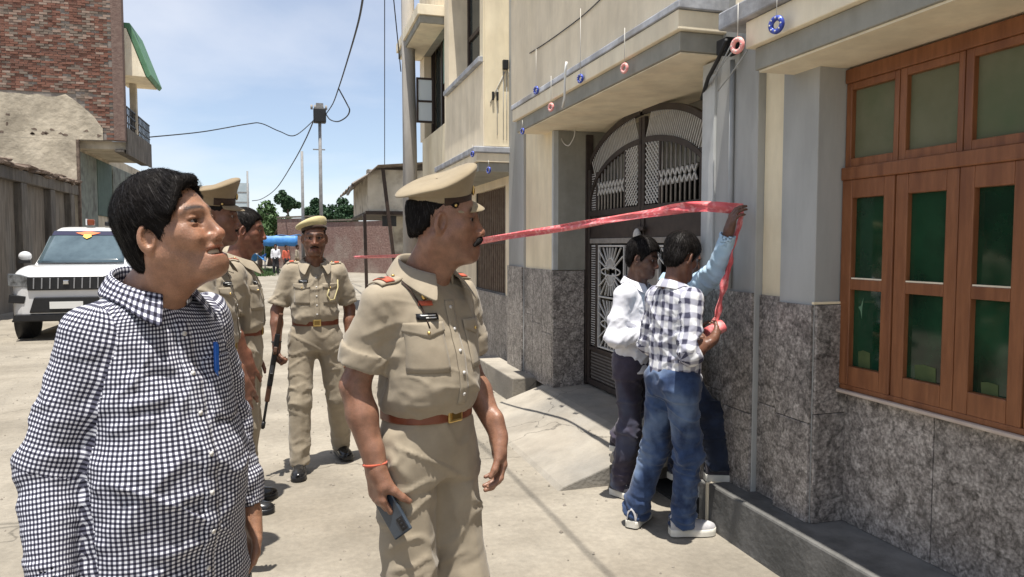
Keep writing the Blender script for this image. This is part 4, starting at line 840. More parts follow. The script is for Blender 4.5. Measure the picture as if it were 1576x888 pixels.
def checks(name, period, light, mid, dark, width=.5, noise=.05, warp=0):
    """woven check cloth from the 'cloth' UV map (metres)"""
    m = pmat(name, light, rough=.85, spec=.2); t = m.node_tree; b = t.nodes['Principled BSDF']
    uv = N(t, 'ShaderNodeUVMap', uv_map='cloth'); s = N(t, 'ShaderNodeSeparateXYZ')
    wn = N(t, 'ShaderNodeTexNoise', i_Scale=14., i_Detail=2.); L(t, uv.outputs[0], wn.inputs['Vector'])
    wa = N(t, 'ShaderNodeVectorMath', operation='MULTIPLY_ADD'); L(t, wn.outputs['Color'], wa.inputs[0]); wa.inputs[1].default_value = (warp, warp, 0); L(t, uv.outputs[0], wa.inputs[2])
    L(t, wa.outputs[0], s.inputs[0]); bands = []
    for i in range(2):
        d = N(t, 'ShaderNodeMath', operation='DIVIDE', i_1=period); L(t, s.outputs[i], d.inputs[0])
        f = N(t, 'ShaderNodeMath', operation='FRACT'); L(t, d.outputs[0], f.inputs[0])
        a = N(t, 'ShaderNodeMath', operation='SUBTRACT', i_1=.5); L(t, f.outputs[0], a.inputs[0]); ab = N(t, 'ShaderNodeMath', operation='ABSOLUTE'); L(t, a.outputs[0], ab.inputs[0])
        r = N(t, 'ShaderNodeMapRange', i_1=width/2-.05, i_2=width/2+.05, i_3=1., i_4=0.); L(t, ab.outputs[0], r.inputs[0]); bands.append(r.outputs[0])
    m1 = N(t, 'ShaderNodeMixRGB'); m1.inputs[1].default_value = (*light, 1); m1.inputs[2].default_value = (*mid, 1); L(t, bands[0], m1.inputs[0])
    m2 = N(t, 'ShaderNodeMixRGB'); m2.inputs[1].default_value = (*mid, 1); m2.inputs[2].default_value = (*dark, 1); L(t, bands[0], m2.inputs[0])
    m3 = N(t, 'ShaderNodeMixRGB'); L(t, bands[1], m3.inputs[0]); L(t, m1.outputs[0], m3.inputs[1]); L(t, m2.outputs[0], m3.inputs[2])
    L(t, m3.outputs[0], b.inputs['Base Color'])
    return weave(m)
def leather(name, c1, c2, rough=.35): return pmat(name, c1, c2, 30, rough=rough, bump=.2, bscale=300, bdist=.001, spec=.5)
SHOE_BLACK = leather('black_shoe_leather', (.008, .008, .009), (.02, .02, .02), .22)
GOLD = pmat('brass', (.62, .42, .14), (.75, .55, .22), 40, rough=.3, metal=1)

def ik(sh, wr, hint, a=.30, b=.265):
    sh, wr = Vector(sh), Vector(wr); v = wr-sh; D = min(v.length, (a+b)*.985); v.normalize(); wr = sh+v*D
    x = (a*a-b*b+D*D)/(2*D); h = math.sqrt(max(a*a-x*x, 0)); k = Vector(hint); k = (k-v*k.dot(v)).normalized(); return tuple(sh+v*x+k*h), tuple(wr)
def frame(d, n):
    d = Vector(d).normalized(); n = Vector(n); n = (n-d*n.dot(d)).normalized(); return d, n
def hand(g, w, d, n, side, curl=(.25, .35, .3), spread=1., thumb=(.5, .35, .5), curls=None, k=.006):
    """palm and five fingers; w wrist, d finger direction, n palm normal, side +1 right hand"""
    w = Vector(w); d, n = frame(d, n); t = d.cross(n) if side > 0 else n.cross(d)           # t: thumb side
    fo = [(.027, .088), (.0085, .093), (-.0105, .088), (-.029, .078)]; fl = [(.042, .026, .021), (.047, .029, .022), (.043, .027, .022), (.033, .021, .019)]; rr = [.0095, .0097, .0092, .0082]
    for i, (o, b) in enumerate(fo):
        kn = w + d*b + t*o*spread
        g.cone(w + t*o*.62 + d*.006, kn, .0165, .0118, .02, flat=(n, .86))
    g.cone(w + t*.012+d*.02+n*.004, w+t*.03+d*.05+n*.008, .017, .015, .02)
    g.cone(w - t*.018+d*.02+n*.004, w-t*.024+d*.06+n*.005, .015, .012, .02)
    g.cone(w - d*.05, w + d*.01, .0265, .026, .025, flat=(n, .78))
    for i, (o, b) in enumerate(fo):
        p = w + d*b + t*o*spread; a = 0; cu = curls[i] if curls else curl; f = t*((o-.0)*.9*(spread-.55)); r = rr[i]
        for j in range(3):
            a += cu[j]; dd = (d*math.cos(a)+n*math.sin(a)+f).normalized(); q = p + dd*fl[i][j]
            g.cone(p, q, r*(1-.07*j), r*(.93-.08*j), k if j else .008); p = q
    p = w + d*.028 + t*.026 + n*.010; out, bend, cl = thumb
    dd = (d*math.cos(out)+t*math.sin(out)+n*bend*.5).normalized(); q = p+dd*.043; g.cone(p, q, .0155, .0125, .016)
    d2 = (dd+n*bend*.5-t*cl*.4).normalized(); q2 = q+d2*.033; g.cone(q, q2, .0122, .0108, .006)
    d3 = (d2+n*bend*.3-t*cl*.5).normalized(); g.cone(q2, q2+d3*.025, .0106, .0082, .005)
    return t
def head_sdf(g, M, sp):
    sm = sp.get('smile', 0); fat = sp.get('fat', 0)
    for sx in (-1, 1):
        pass
    g.ell((0, -.012, .030), (.0745, .097, .086), .0, M=M)
    g.ell((0, .028, -.030), (.058+fat*.006, .064, .086), .035, M=M)
    g.ell((0, .0, -.045), (.058+fat*.008, .06, .06), .03, M=M)
    for s in (-1, 1):
        g.cone((s*.049, .0, -.060), (s*.018, .064, -.098), .020+fat*.004, .0175, .028, M=M)
        g.ell((s*.045, .050, -.026-.0+sm*.003), (.022, .022+sm*.003, .020), .024, M=M)
        g.cone((s*.046, .064, .021), (s*.014, .084, .017), .0105, .0115, .016, M=M)
    g.cone((0, .080, -.100), (0, .081, -.102), .0175, .0175, .022, M=M); g.ell((0, .045, -.112), (.042, .04, .018), .03, M=M)
    g.cone((0, .070, -.06), (0, .072, -.085), .026, .022, .025, M=M)
    for s in (-1, 1):
        g.ell((s*.033, .0935, -.003), (.019, .015, .0115), .014, 's', M=M)
        g.ell((s*.0320, .0730, .0066-.0018*sm), (.0178, .0128, .0056), .004, M=M)
        g.ell((s*.0320, .0718, -.0104+.0022*sm), (.0168, .0118, .0042), .004, M=M)
    g.cone((0, .084, .012), (0, .1045, -.036), .0085, .0112, .012, M=M)
    g.ell((0, .1075, -.0425), (.0125, .0112, .0112), .008, M=M)
    for s in (-1, 1):
        g.ell((s*.0158, .0955, -.0455), (.0095, .0132, .0096), .005, M=M); g.cone((s*.0255, .099, -.040), (s*.027, .093, -.050), .0022, .0022, .005, 's', M=M)
        g.ell((s*.0068, .1035, -.0545), (.0042, .0058, .0035), .003, 's', M=M)
    if sm:
        g.ell((0, .084, -.0655), (.031, .0125, .0060), .010, M=M); g.ell((0, .0825, -.0870), (.027, .013, .0070), .010, M=M)
        g.ell((0, .092, -.0768), (.031, .026, .0080), .003, 's', M=M)
        for s in (-1, 1):
            g.cone((s*.024, .092, -.0755), (s*.036, .079, -.0685), .0045, .0028, .004, 's', M=M)
            g.cone((s*.022, .101, -.044), (s*.043, .080, -.076), .0036, .003, .010, 's', M=M); g.cone((s*.046, .075, -.016), (s*.024, .086, -.019), .0016, .0016, .006, 's', M=M)
            g.ell((s*.042, .069, -.040), (.018, .018, .017), .014, M=M)
    else:
        g.ell((0, .0905, -.0695), (.024, .0105, .0058), .006, M=M); g.ell((0, .0895, -.0815), (.0205, .0105, .0066), .006, M=M)
        g.ell((0, .104, -.0752), (.0255, .018, .0014), .003, 's', M=M)
        for s in (-1, 1): g.cone((s*.020, .0995, -.046), (s*.032, .0865, -.070), .0022, .0018, .009, 's', M=M)
    for s in (-1, 1):                                        # ears
        E = M @ Matrix.Translation((s*.0745, -.014, -.012)) @ Matrix.Rotation(s*R(32), 4, 'Z') @ Matrix.Rotation(R(-12), 4, 'X')
        g.ell((s*.006, 0, 0), (.0085, .0195, .033), .005, M=E); g.ell((s*.010, .002, .002), (.0055, .0115, .0205), .004, 's', M=E)
        g.ell((s*.003, .003, -.026), (.0065, .0085, .009), .005, M=E); g.ell((s*.006, .0135, -.006), (.005, .0045, .008), .003, M=E)
def head_tint(P, base, sp):
    """skin colour over the head, P in head space"""
    c = np.tile(np.array(base), (len(P), 1)); x, y, z = np.abs(P[:,0]), P[:,1], P[:,2]
    def mixc(w, col): 
        nonlocal c; w = np.clip(w, 0, 1)[:, None]; c = c*(1-w)+np.array(col)*w
    b = np.array(base)
    fr = y > .05
    mixc(.55*np.exp(-((x-.03)/.02)**2-((z+.028)/.016)**2)*fr, b*np.array((1.12, .95, .9)))
    mixc(.55*np.exp(-(x/.016)**2-((z+.043)/.016)**2)*(y > .085), b*np.array((1.2, .92, .88)))
    sh = sp.get('stubble', .25)
    mixc(sh*np.clip((-.048-z)/.02, 0, 1)*np.clip((y+.02)/.05, 0, 1)*np.clip((z+.15)/.03, 0, 1), b*np.array((.55, .58, .62)))
    sm = sp.get('smile', 0); hw = .030 if sm else .025
    for zc, hh in ((-.0685, .0052), (-.083, .0064)): mixc(.75*np.exp(-(x/hw)**6-((z-zc)/hh)**4)*(y > .072), b*np.array((1.0, .62, .6)))
    if sm: mixc(np.exp(-(x/.027)**8-((z+.0765)/.0045)**4)*(y < .084)*(y > .06), (.05, .015, .012))
    mixc(.55*np.exp(-((x-.032)/.024)**4-((z+.004)/.016)**4)*fr, b*np.array((.62, .55, .52)))          # lids
    mixc(.9*np.exp(-((x-.0315)/.0165)**6-((z-.0005)/.0016)**2)*(y > .066), (.012, .008, .007))         # lash line
    bz = .0225+.004*np.sin(np.clip((x-.01)/.045, 0, 1)*math.pi*.85)-np.clip(x-.045, 0, 1)*.5; n = vnoise(P*np.array((180, 180, 700)))*.25+.9
    bw = sp.get('brow', 1.)
    mixc(bw*np.clip(n*1.15, 0, 1)*np.exp(-((x-.031)/.0245)**6-((z-bz)/.0062)**2)*(y > .045), (.014, .010, .009))
    return c
ZL = ((0, .064), (20, .066), (38, .058), (52, .040), (62, .012), (70, -.016), (82, -.030), (90, .010), (104, .022), (118, .0), (126, -.048), (150, -.082), (180, -.088))
def hair(M, sp, parent, name='hair'):
    line = sp.get('line', ZL); vt, vs_ = sp.get('vol', (.016, .008)); step = sp.get('step', .0035); cap = sp.get('under_cap')
    a = np.arange(-.125, .1251, step, dtype=np.float32); b = np.arange(-.15, .14, step, dtype=np.float32); c = np.arange(-.12, .16, step, dtype=np.float32)
    g = Grid(a, b, c)
    g.ell((0, -.014, .030+vt*.45), (.0745+vs_, .099+vs_, .086+vt*.6), 0)
    g.ell((0, -.03, -.03), (.066+vs_*.7, .076+vs_*.6, .07), .03)
    if sp.get('fringe'):
        for p, q, r0, r1 in sp['fringe']: g.cone(p, q, r0, r1, .014)
    ang = np.array([R(q[0]) for q in line]); zl = np.array([q[1] for q in line])
    def cut(X, Y, Z):
        ph = np.abs(np.arctan2(X, Y+.0))
        asym = sp.get('asym', 0)
        jag = .004*np.sin(ph*37+Z*60)+.003*np.sin(ph*71)
        return (np.interp(ph, ang, zl) + asym*X*np.clip(1-ph/R(75), 0, 1) + jag - Z)*.75
    if not sp.get('nocut'): g.op(cut, (-.13, -.15, -.13), (.13, .15, .16), .006, 'i')
    if cap is not None: g.plane((0, 0, 1), cap)
    V, Q = g.mesh(2); nn = normals(V, Q)
    V = V + nn*(vnoise(V*np.array((70, 22, 22)), 3)*.0022+vnoise(V*np.array((160, 60, 60)), 4)*.0012)[:, None]
    me = None; nr = sp.get('strands', 0)
    if nr:
        rng = np.random.default_rng(5); kd = KDTree(len(V)); [kd.insert(v, i) for i, v in enumerate(V)]; kd.balance()
        crown = np.array(sp.get('crown', (.015, -.055, .12))); VV = [V]; QQ = [Q]; off = len(V)
        pick = rng.choice(np.where(nn[:,2] > -.6)[0], nr); RV = []; RQ = []
        for i in pick:
            p = V[i].copy(); ln = rng.uniform(.022, .052)*sp.get('slen', 1.)/5; w = rng.uniform(.0005, .0011)*sp.get('sw', 1.); pts = []; short = p[1] > -.02 and p[2] < .05
            if short: ln *= .28; w *= .6
            jit = rng.normal(0, .16, 3); lift = rng.uniform(.0002, .0022)*sp.get('lift', 1.)
            for s in range(6):
                j = kd.find(p)[1]; n = nn[j]; v = p-crown; v = v/max(np.linalg.norm(v), 1e-6)
                sw = np.array(sp.get('sweep', (0, 0, 0))); v = v + sw*np.clip((p[1]-.0)/.06, 0, 1) + np.array((0, 0, -.35)) + jit
                v = v-n*(v @ n); v /= max(np.linalg.norm(v), 1e-6); q = V[j] + n*(.0004+lift*s/3.5) + (p-V[j]-n*((p-V[j]) @ n)); sd = np.cross(v, n)
                ww = w*(1-.75*s/5); pts.append(q-sd*ww); pts.append(q+sd*ww); p = p + v*ln
            o = off+len(RV); RV += pts; RQ += [(o+2*s, o+2*s+1, o+2*s+3, o+2*s+2) for s in range(5)]
        V = np.concatenate([V, np.array(RV)]); Q = np.concatenate([Q, np.array(RQ, np.int64)])
    V = V @ np.array(M.to_3x3()).T + np.array(M.translation)
    o = link(name, mesh_np(name, V, Q), [HAIR, HAIR2], parent)
    if nr:
        mi = np.zeros(len(Q), np.int32); ns = len(Q)-nr*5; mi[ns:] = np.repeat((np.random.default_rng(6).random(nr) < .14).astype(np.int32), 5); o.data.polygons.foreach_set('material_index', mi)
    return o
def tuft(M, curves, parent, name='moustache', m=None, step=.002, noise=.0012):
    """thick hair patch: moustache; curves = list of (p, q, r0, r1, flat)"""
    P = np.array([c for a in curves for c in a[:2]]); lo, hi = P.min(0)-.02, P.max(0)+.02
    g = Grid(*[np.arange(lo[i], hi[i], step, dtype=np.float32) for i in range(3)])
    for p, q, r0, r1 in curves: g.cone(p, q, r0, r1, .004)
    V, Q = g.mesh(1); nn = normals(V, Q); V = V + nn*(vnoise(V*np.array((420, 300, 130)), 8)*noise)[:, None]
    V = V @ np.array(M.to_3x3()).T + np.array(M.translation)
    return link(name, mesh_np(name, V, Q), m or HAIR, parent)
def eyes(M, parent, gaze=(0, 1, 0), lidclose=0):
    gz = Vector(gaze).normalized()
    for s in (-1, 1):
        c = Vector((s*.0315, .0712, -.0022)); mb = MB(); mb.ball((0, 0, 0), .0125, 14, 10)
        e = mb.build('eye', EYEW, parent); e.matrix_local = M @ Matrix.Translation(c)
        q = gz.to_track_quat('Z', 'Y'); rows = [[(.0126*math.sin(a)*math.cos(2*math.pi*k/14), .0126*math.sin(a)*math.sin(2*math.pi*k/14), .0128*math.cos(a)) for k in range(14)] for a in (0.001, .2, .38, .56)]
        i = MB().grid(rows, True).build('iris', IRIS, e); i.rotation_mode = 'QUATERNION'; i.rotation_quaternion = q
def tint_all(V, base, M, sp):
    I = np.array(M.inverted()); P = V @ I[:3, :3].T + I[:3, 3]
    c = np.tile(np.array(base), (len(V), 1)); h = (np.linalg.norm(P, axis=1) < .17) & (P[:,2] > -.15); c[h] = head_tint(P[h], base, sp)
    return c
def ray_patch(bvh, pts, offset, dirv=(0, -1, 0), dist=.6):
    """project a grid of points on the garment along dirv"""
    out = []; d = Vector(dirv).normalized()
    for r in pts:
        row = []
        for p in r:
            p = Vector(p); h = bvh.ray_cast(p - d*dist, d)
            row.append((h[0] - d*offset) if h[0] is not None else (row[-1] if row else p))
        out.append(row)
    return out
def bvh_of(V, Q): return BVHTree.FromPolygons([tuple(v) for v in V], [tuple(int(i) for i in q) for q in Q])
def patch(bvh, x0, x1, z0, z1, offset, name, m, parent, nx=8, nz=8, thick=.003, dirv=(0, -1, 0), point=0, tilt=0, uvp=False):
    rows = []
    for j in range(nz+1):
        r = []
        for i in range(nx+1):
            u = i/nx; x = x0+(x1-x0)*u; zb = z0 - point*(1-abs(2*u-1)); z = zb+(z1+0-zb)*j/nz + tilt*(u-.5)
            r.append((x, 0, z))
        rows.append(r)
    rows = ray_patch(bvh, rows, offset, dirv); mb = MB(); mb.grid(rows)
    o = mb.build(name, m, parent, solid=thick)
    if uvp:
        me = o.data; uv = np.array([[me.vertices[l.vertex_index].co.x+.003, me.vertices[l.vertex_index].co.z] for l in me.loops]); set_uv(me, uv)
    return o
def band(bvh, c, z, h, off, name, m, parent, n=64, thick=.004, slope=(0, 0)):
    rows = []
    for dz in (-h/2, -h/2+.004, h/2-.004, h/2):
        r = []
        for i in range(n):
            a = 2*math.pi*i/n; d = Vector((math.sin(a), -math.cos(a), 0)); zz = z+slope[0]*d.x+slope[1]*-d.y
            hit = bvh.ray_cast(Vector((c[0], c[1], zz))+d*.6, -d); rad = (hit[0]-Vector((c[0], c[1], zz))).length if hit[0] is not None else .17
            r.append((c[0]+d.x*(rad+off), c[1]+d.y*(rad+off), zz+dz))
        rows.append(r)
    for k in range(len(rows[0])):                      # one radius for the whole belt height
        q = max((Vector(r[k]).xy-Vector(c[:2])).length for r in rows); 
        for r in rows:
            d = (Vector(r[k]).xy-Vector(c[:2])).normalized(); r[k] = (c[0]+d.x*q, c[1]+d.y*q, r[k][2])
    rows = [[tuple((np.array(r[k])+.5*(np.array(r[k-1])+np.array(r[(k+1) % n])))/2) for k in range(n)] for r in rows]
    return MB().grid(rows, True).build(name, m, parent, solid=thick), rows
def collar(parent, m, c, rx, ry, drop=.055, open_=150, stand=.034, leaf=.046, tip=.03, name='collar', uv=False, flare=.022, n=44, M=None, bv=None):
    rows = []; U = []
    for (s, dz, dr) in ((0, -stand, .0), (1, 0, -.002), (2, .003, .004), (3, -leaf*.5, flare*.6), (4, -leaf, flare)):
        r = []; ur = []
        for i in range(n+1):
            t = 2*i/n-1; ph = R(open_)*t; f = (1-math.cos(ph))/2; tp = max(0, (abs(t)-.72)/.28)
            z = c[2] - drop*f + dz*(1+(tp*tip/leaf if s > 2 else 0)*(dz/-leaf if s > 2 else 0)); rr = dr*(1+.5*tp if s > 2 else 1)
            x = c[0] + math.sin(ph)*(rx+rr); y = c[1] - math.cos(ph)*(ry+rr)
            if s > 2: y += .010*tp*(s-2)/2; x += math.copysign(.022*tp*(s-2)/2, ph)
            if bv is not None and s > 1:
                hh = bv.ray_cast(Vector((x, y, 2.5)), Vector((0, 0, -1)))[0]
                if hh is not None and hh.z > c[2]-.16: z = max(z, hh.z+.005)
            r.append((x, y, z)); ur.append((ph*rx, s*.018))
        rows.append(r); U.append(ur)
    mb = MB(); mb.grid(rows); o = mb.build(name, m, parent, solid=.0035, sub=1)
    if uv:
        fl = [q for r in U for q in r]; set_uv(o.data, [fl[l.vertex_index] for l in o.data.loops])
    if M is not None: o.matrix_local = M
    return o
def shoe(parent, ank, yaw, m, sole, length=.27, name='shoe', high=.08, sole_h=.022, toe=1., pitch=0, trim=None):
    e = []; sc = length/.27
    prof = [(-.075, .022, .070), (-.066, .034, .088), (-.035, .038, high+.015), (.0, .037, high), (.04, .040, .066), (.085, .046, .052), (.125, .048, .045), (.16, .043, .038), (.182, .029, .028), (.192, .010, .016)]
    rows = []; srows = []
    for y, w, h in prof:
        rows.append([(w*sc*math.cos(a)*(1-.25*max(0, math.sin(a))**3), y*sc, sole_h + h*max(0, math.sin(a))**.8) for a in [math.pi*k/14 for k in range(15)]])
        srows.append([((w+.004)*sc*cx, y*sc*1.01, z) for cx, z in ((-1, 0), (-1, sole_h*.6), (-1, sole_h+.003), (-.9, sole_h+.006), (.9, sole_h+.006), (1, sole_h+.003), (1, sole_h*.6), (1, 0))])
    o = MB().grid(rows).build(name, m, parent, solid=.003, sub=1)
    s = MB().grid(srows).poly(srows[0]).poly(srows[-1][::-1])
    for i in range(len(srows)-1): s.poly([srows[i][0], srows[i][7], srows[i+1][7], srows[i+1][0]])
    s.build('sole', sole, o)
    if trim:
        for k in range(4): MB().bar((-.022, .045+.018*k, .10-.013*k), (.022, .045+.018*k, .10-.013*k), .006, .005).build('lace', trim, o)
    o.location = ank; o.rotation_euler = (pitch, 0, yaw)
    return o

def person(label, loc, heading, H, sp, group=None):
    """sp describes pose and clothes in a 1.75 m tall body space: facing +Y, right side +X"""
    root = empty('person', loc, heading, label, 'person', group); s = H/1.75; root.scale = (s, s, s)
    lod = sp.get('lod', 1.); base = sp.get('skin', (.23, .118, .070))
    hp = sp.get('head', {}); hc = Vector(hp.get('pos', (0, .03, 1.635)))
    M = Matrix.Translation(hc) @ Matrix.Rotation(R(hp.get('yaw', 0)), 4, 'Z') @ Matrix.Rotation(R(hp.get('roll', 0)), 4, 'Y') @ Matrix.Rotation(R(hp.get('pitch', 0)), 4, 'X')
    lean = sp.get('lean', (0, 0)); nb = Vector(sp.get('neck', (lean[0], lean[1]-.01, 1.46)))
    sh = {1: Vector(sp.get('shR', (.175+lean[0], lean[1]-.005, 1.405))), -1: Vector(sp.get('shL', (-.175+lean[0], lean[1]-.005, 1.405)))}
    arm = {1: sp['armR'], -1: sp['armL']}
    legs = sp.get('legs') or {1: ((.085, 0, .90), (.10, .02, .49), (.11, -.01, .08)), -1: ((-.085, 0, .90), (-.10, .02, .49), (-.11, -.01, .08))}
    # ---- skin body
    hb = 0.118; fx = [(hc.x-.1, hc.x+.1)]; fy = [(hc.y-hb, hc.y+hb+.02)]; fz = [(hc.z-.15, hc.z+.12)]
    for k in (1, -1):
        w = Vector(arm[k]['wrist']); dd = Vector(arm[k]['hand'].get('d', (0, 0, -1))).normalized(); e = w+dd*.18
        fx.append((min(w.x, e.x)-.05, max(w.x, e.x)+.05)); fy.append((min(w.y, e.y)-.05, max(w.y, e.y)+.05)); fz.append((min(w.z, e.z)-.04, max(w.z, e.z)+.04))
    allx = [sh[1].x, sh[-1].x] + [q for k in (1, -1) for q in (arm[k]['elbow'][0], arm[k]['wrist'][0])] + [a for f in fx for a in f]
    ally = [0] + [q for k in (1, -1) for q in (arm[k]['elbow'][1], arm[k]['wrist'][1])] + [a for f in fy for a in f]
    allz = [hc.z+.14] + [f[1] for f in fz]
    lo = (min(allx)-.09, min(min(ally)-.09, -.2), .0); hi = (max(allx)+.09, max(max(ally)+.09, .2), max(allz)+.03)
    low = min([.86]+[f[0]-.03 for f in fz]); fs = .0026*lod; st = .008*max(lod, 1)
    g = Grid(axis(lo[0], hi[0], fx, st, fs), axis(lo[1], hi[1], fy, st, fs), axis(low, hi[2], fz, st, fs)) if not sp.get('bare_legs') else None
    if g is None: g = Grid(axis(lo[0], hi[0], fx, st, fs), axis(lo[1], hi[1], fy, st, fs), axis(0, hi[2], fz, st, fs))
    head_sdf(g, M, sp)
    nt_ = M @ Vector((0, -.022, -.075)); nf = M @ Vector((0, .018, -.085)); fat = sp.get('fat', 0)
    g.cone(nt_, nb + Vector((0, .0, .0)), .052+.006*fat, .058+.005*fat, .03); g.cone(nf, nb + Vector((0, .035, -.02)), .030+.012*fat, .042+.008*fat, .03)
    for k in (1, -1): g.cone(M @ Vector((k*.058, -.025, -.05)), nb+Vector((k*.022, .052, -.02)), .014, .014, .02)
    g.ell((nb.x, nb.y-.003, nb.z-.11), (.11, .070, .115), .04); g.ell((nb.x*.6, nb.y*.6, nb.z-.34), (.13, .085, .26), .05)
    for k in (1, -1):
        a = arm[k]; el, wr = Vector(a['elbow']), Vector(a['wrist']); th = a.get('thick', 1.)*(.84 if sp['shirt'].get('len', {}).get(k, sp['shirt'].get('length', 'long')) == 'long' else 1.)
        g.cone(nb+Vector((k*.035, -.005, -.05)), sh[k]-Vector((k*.02, 0, .02)), .030, .036, .03)
        g.cone(sh[k]-Vector((k*.012, 0, .015)), el, .040*th, .041*th, .02); g.cone(el, el.lerp(wr, .35), .040*th, .043*th, .015); g.cone(el.lerp(wr, .35), wr, .043*th, .0265*th, .015)
        h = a['hand']; hand(g, wr, h.get('d', (0, 0, -1)), h.get('n', (-k, 0, 0)), k, h.get('curl', (.3, .4, .3)), h.get('spread', 1.), h.get('thumb', (.55, .4, .4)), h.get('curls'))
    if not sp.get('bare_legs'):
        for k in (1, -1): g.cone(legs[k][0], Vector(legs[k][0])+Vector((0, 0, .03)), .06, .06, .05)
    V, Q = g.mesh(1)
    me = mesh_np('body', V, Q); set_tint(me, tint_all(V, base, M, sp)); body = link('body', me, SKIN, root)
    eyes(M, root, sp.get('gaze', (0, 1, 0)))
    if sp.get('smile'):
        rows = [[(.029*math.sin(a), .0655+.0195*math.cos(a), z) for a in [R(-75+150*i/12) for i in range(13)]] for z in (-.0800, -.0695)]
        q = MB().grid(rows).build('teeth', TEETH, root, solid=.002); q.matrix_local = M
    # ---- shirt
    S = sp['shirt']; cut = S.get('hem', .82); stp = S.get('step', .006)*lod; rows = S['rows']
    xs = [q for k in (1, -1) for q in (sh[k].x, arm[k]['elbow'][0], arm[k]['wrist'][0])]; ys = [0]+[q for k in (1, -1) for q in (arm[k]['elbow'][1], arm[k]['wrist'][1])]; zs = [q for k in (1, -1) for q in (arm[k]['elbow'][2], arm[k]['wrist'][2])]
    g = Grid(np.arange(min(xs)-.12, max(xs)+.12, stp, dtype=np.float32), np.arange(min(min(ys), -.2)-.1, max(max(ys), .2)+.1, stp, dtype=np.float32), np.arange(min(min(zs), cut)-.05, max(1.56, max(zs)+.05), stp, dtype=np.float32))
    g.loft(rows, 0); sr = S.get('sr', (.068, .062, .056, .046)); sdat = {}
    for k in (1, -1):
        g.cone(nb+Vector((k*.040, -.010, -.052)), sh[k]+Vector((-k*.015, 0, -.004)), .048, sr[0]*.86, .04)
    for k in (1, -1):
        el, wr = Vector(arm[k]['elbow']), Vector(arm[k]['wrist']); ln = S.get('len', {}).get(k, S.get('length', 'long'))
        if ln == 'long':
            g.cone(sh[k]-Vector((0,0,.012)), el, sr[0]*.95, sr[1], .035); g.cone(el, el.lerp(wr, .93), sr[1], sr[3]*.92, .025); end = el.lerp(wr, .96); ed = (wr-el).normalized(); re = sr[3]
            g.cone(el.lerp(wr, .80), el.lerp(wr, .93), re*.86, re*.86, .006)
        elif ln == 'elbow':
            e2 = el.lerp(wr, .22); g.cone(sh[k], el, sr[0], sr[1], .05); g.cone(el, e2, sr[1], sr[1]*.98, .02); end = e2; ed = (wr-el).normalized(); re = sr[1]
        else:
            e2 = sh[k].lerp(el, float(ln)); g.cone(sh[k]-Vector((0,0,.012)), e2, sr[0]*.95, sr[1]*1.02, .035); end = e2; ed = (el-sh[k]).normalized(); re = sr[1]*1.02
        cf = S.get('cuff', 0)
        if cf:
            a0 = end-ed*cf
            def cyl(X, Y, Z, a0=a0, ed=ed, cf=cf, re=re):
                X, Y, Z = X-a0.x, Y-a0.y, Z-a0.z; t = X*ed.x+Y*ed.y+Z*ed.z
                rr = np.sqrt(np.maximum(X*X+Y*Y+Z*Z-t*t, 0)); return np.maximum(rr-re*1.09, np.maximum(-t, t-cf))
            m_ = re*1.3; g.op(cyl, np.minimum(a0, end)-m_, np.maximum(a0, end)+m_, .004)
        # open sleeve end: cut flat and hollow
        def half(X, Y, Z, end=end, ed=ed): return -((X-end.x)*ed.x+(Y-end.y)*ed.y+(Z-end.z)*ed.z)
        def endcut(X, Y, Z, end=end, ed=ed, re=re):
            t = (X-end.x)*ed.x+(Y-end.y)*ed.y+(Z-end.z)*ed.z
            rr = np.sqrt(np.maximum((X-end.x)**2+(Y-end.y)**2+(Z-end.z)**2-t*t, 0)); return np.maximum(-t, rr-re*1.5)
        mm = re*1.6; g.op(endcut, np.array(end)-mm, np.array(end)+mm, .004, 's')
        g.cone(end-ed*.05, end+ed*.05, re*.80, re*.84, .006, 's')
        sdat[k] = (sh[k], el, wr)
    g.plane((0, 0, -1), -cut, .004)
    # neck opening
    vd = S.get('vneck', .07)
    g.cone(nb+Vector((0, .0, -.025)), nb+Vector((0, -.005, .14)), .060, .075, .012, 's'); g.cone(nb+Vector((0, .06, .02)), nb+Vector((0, .125, -vd)), .045, .006, .012, 's')
    V, Q = g.mesh(2); nn = normals(V, Q)
    h = np.zeros(len(V))
    for f in S.get('folds', ()):                     # (scale3, amplitude, seed, zrange or None)
        if len(f) > 4:                               # sharp diagonal creases
            ca, sa = math.cos(R(f[5])), math.sin(R(f[5])); VV = np.stack([V[:,0]*ca+V[:,2]*sa, V[:,1], V[:,2]*ca-V[:,0]*sa], 1); w = np.clip(1-3.2*np.abs(vnoise(VV*np.array(f[0]), f[2])), 0, 1)**1.4*np.clip(vnoise(V*7., f[2]+5)*2+.5, 0, 1)
        else: w = vnoise(V*np.array(f[0]), f[2])
        mk = 1. if f[3] is None else np.clip((V[:,2]-f[3][0])/.06, 0, 1)*np.clip((f[3][1]-V[:,2])/.06, 0, 1)
        h += f[1]*w*mk
    for st_ in S.get('strokes', ()): h += stroke(V, *st_)
    for k in (1, -1):                                # folds gathered at the elbow
        el = np.array(arm[k]['elbow']); d = np.linalg.norm(V-el, axis=1); ax_ = (np.array(arm[k]['wrist'])-np.array(sh[k])); ax_ = ax_/np.linalg.norm(ax_)
        t = (V-el) @ ax_; w = vnoise(np.stack([t*60+V[:,1]*14, V[:,0]*14, V[:,1]*14], 1), 11+k); h += S.get('elbow', .006)*w*np.exp(-(d/.15)**2)
        ap = np.array(sh[k])+np.array((-k*.03, 0, -.09)); d = np.linalg.norm((V-ap)*np.array((1, .8, 1)), axis=1); an = np.arctan2(V[:,2]-ap[2], V[:,0]-ap[0])
        h += S.get('pit', .004)*vnoise(np.stack([an*3.2, V[:,1]*9, d*6], 1), 17+k)*np.exp(-((d-.08)/.06)**2)
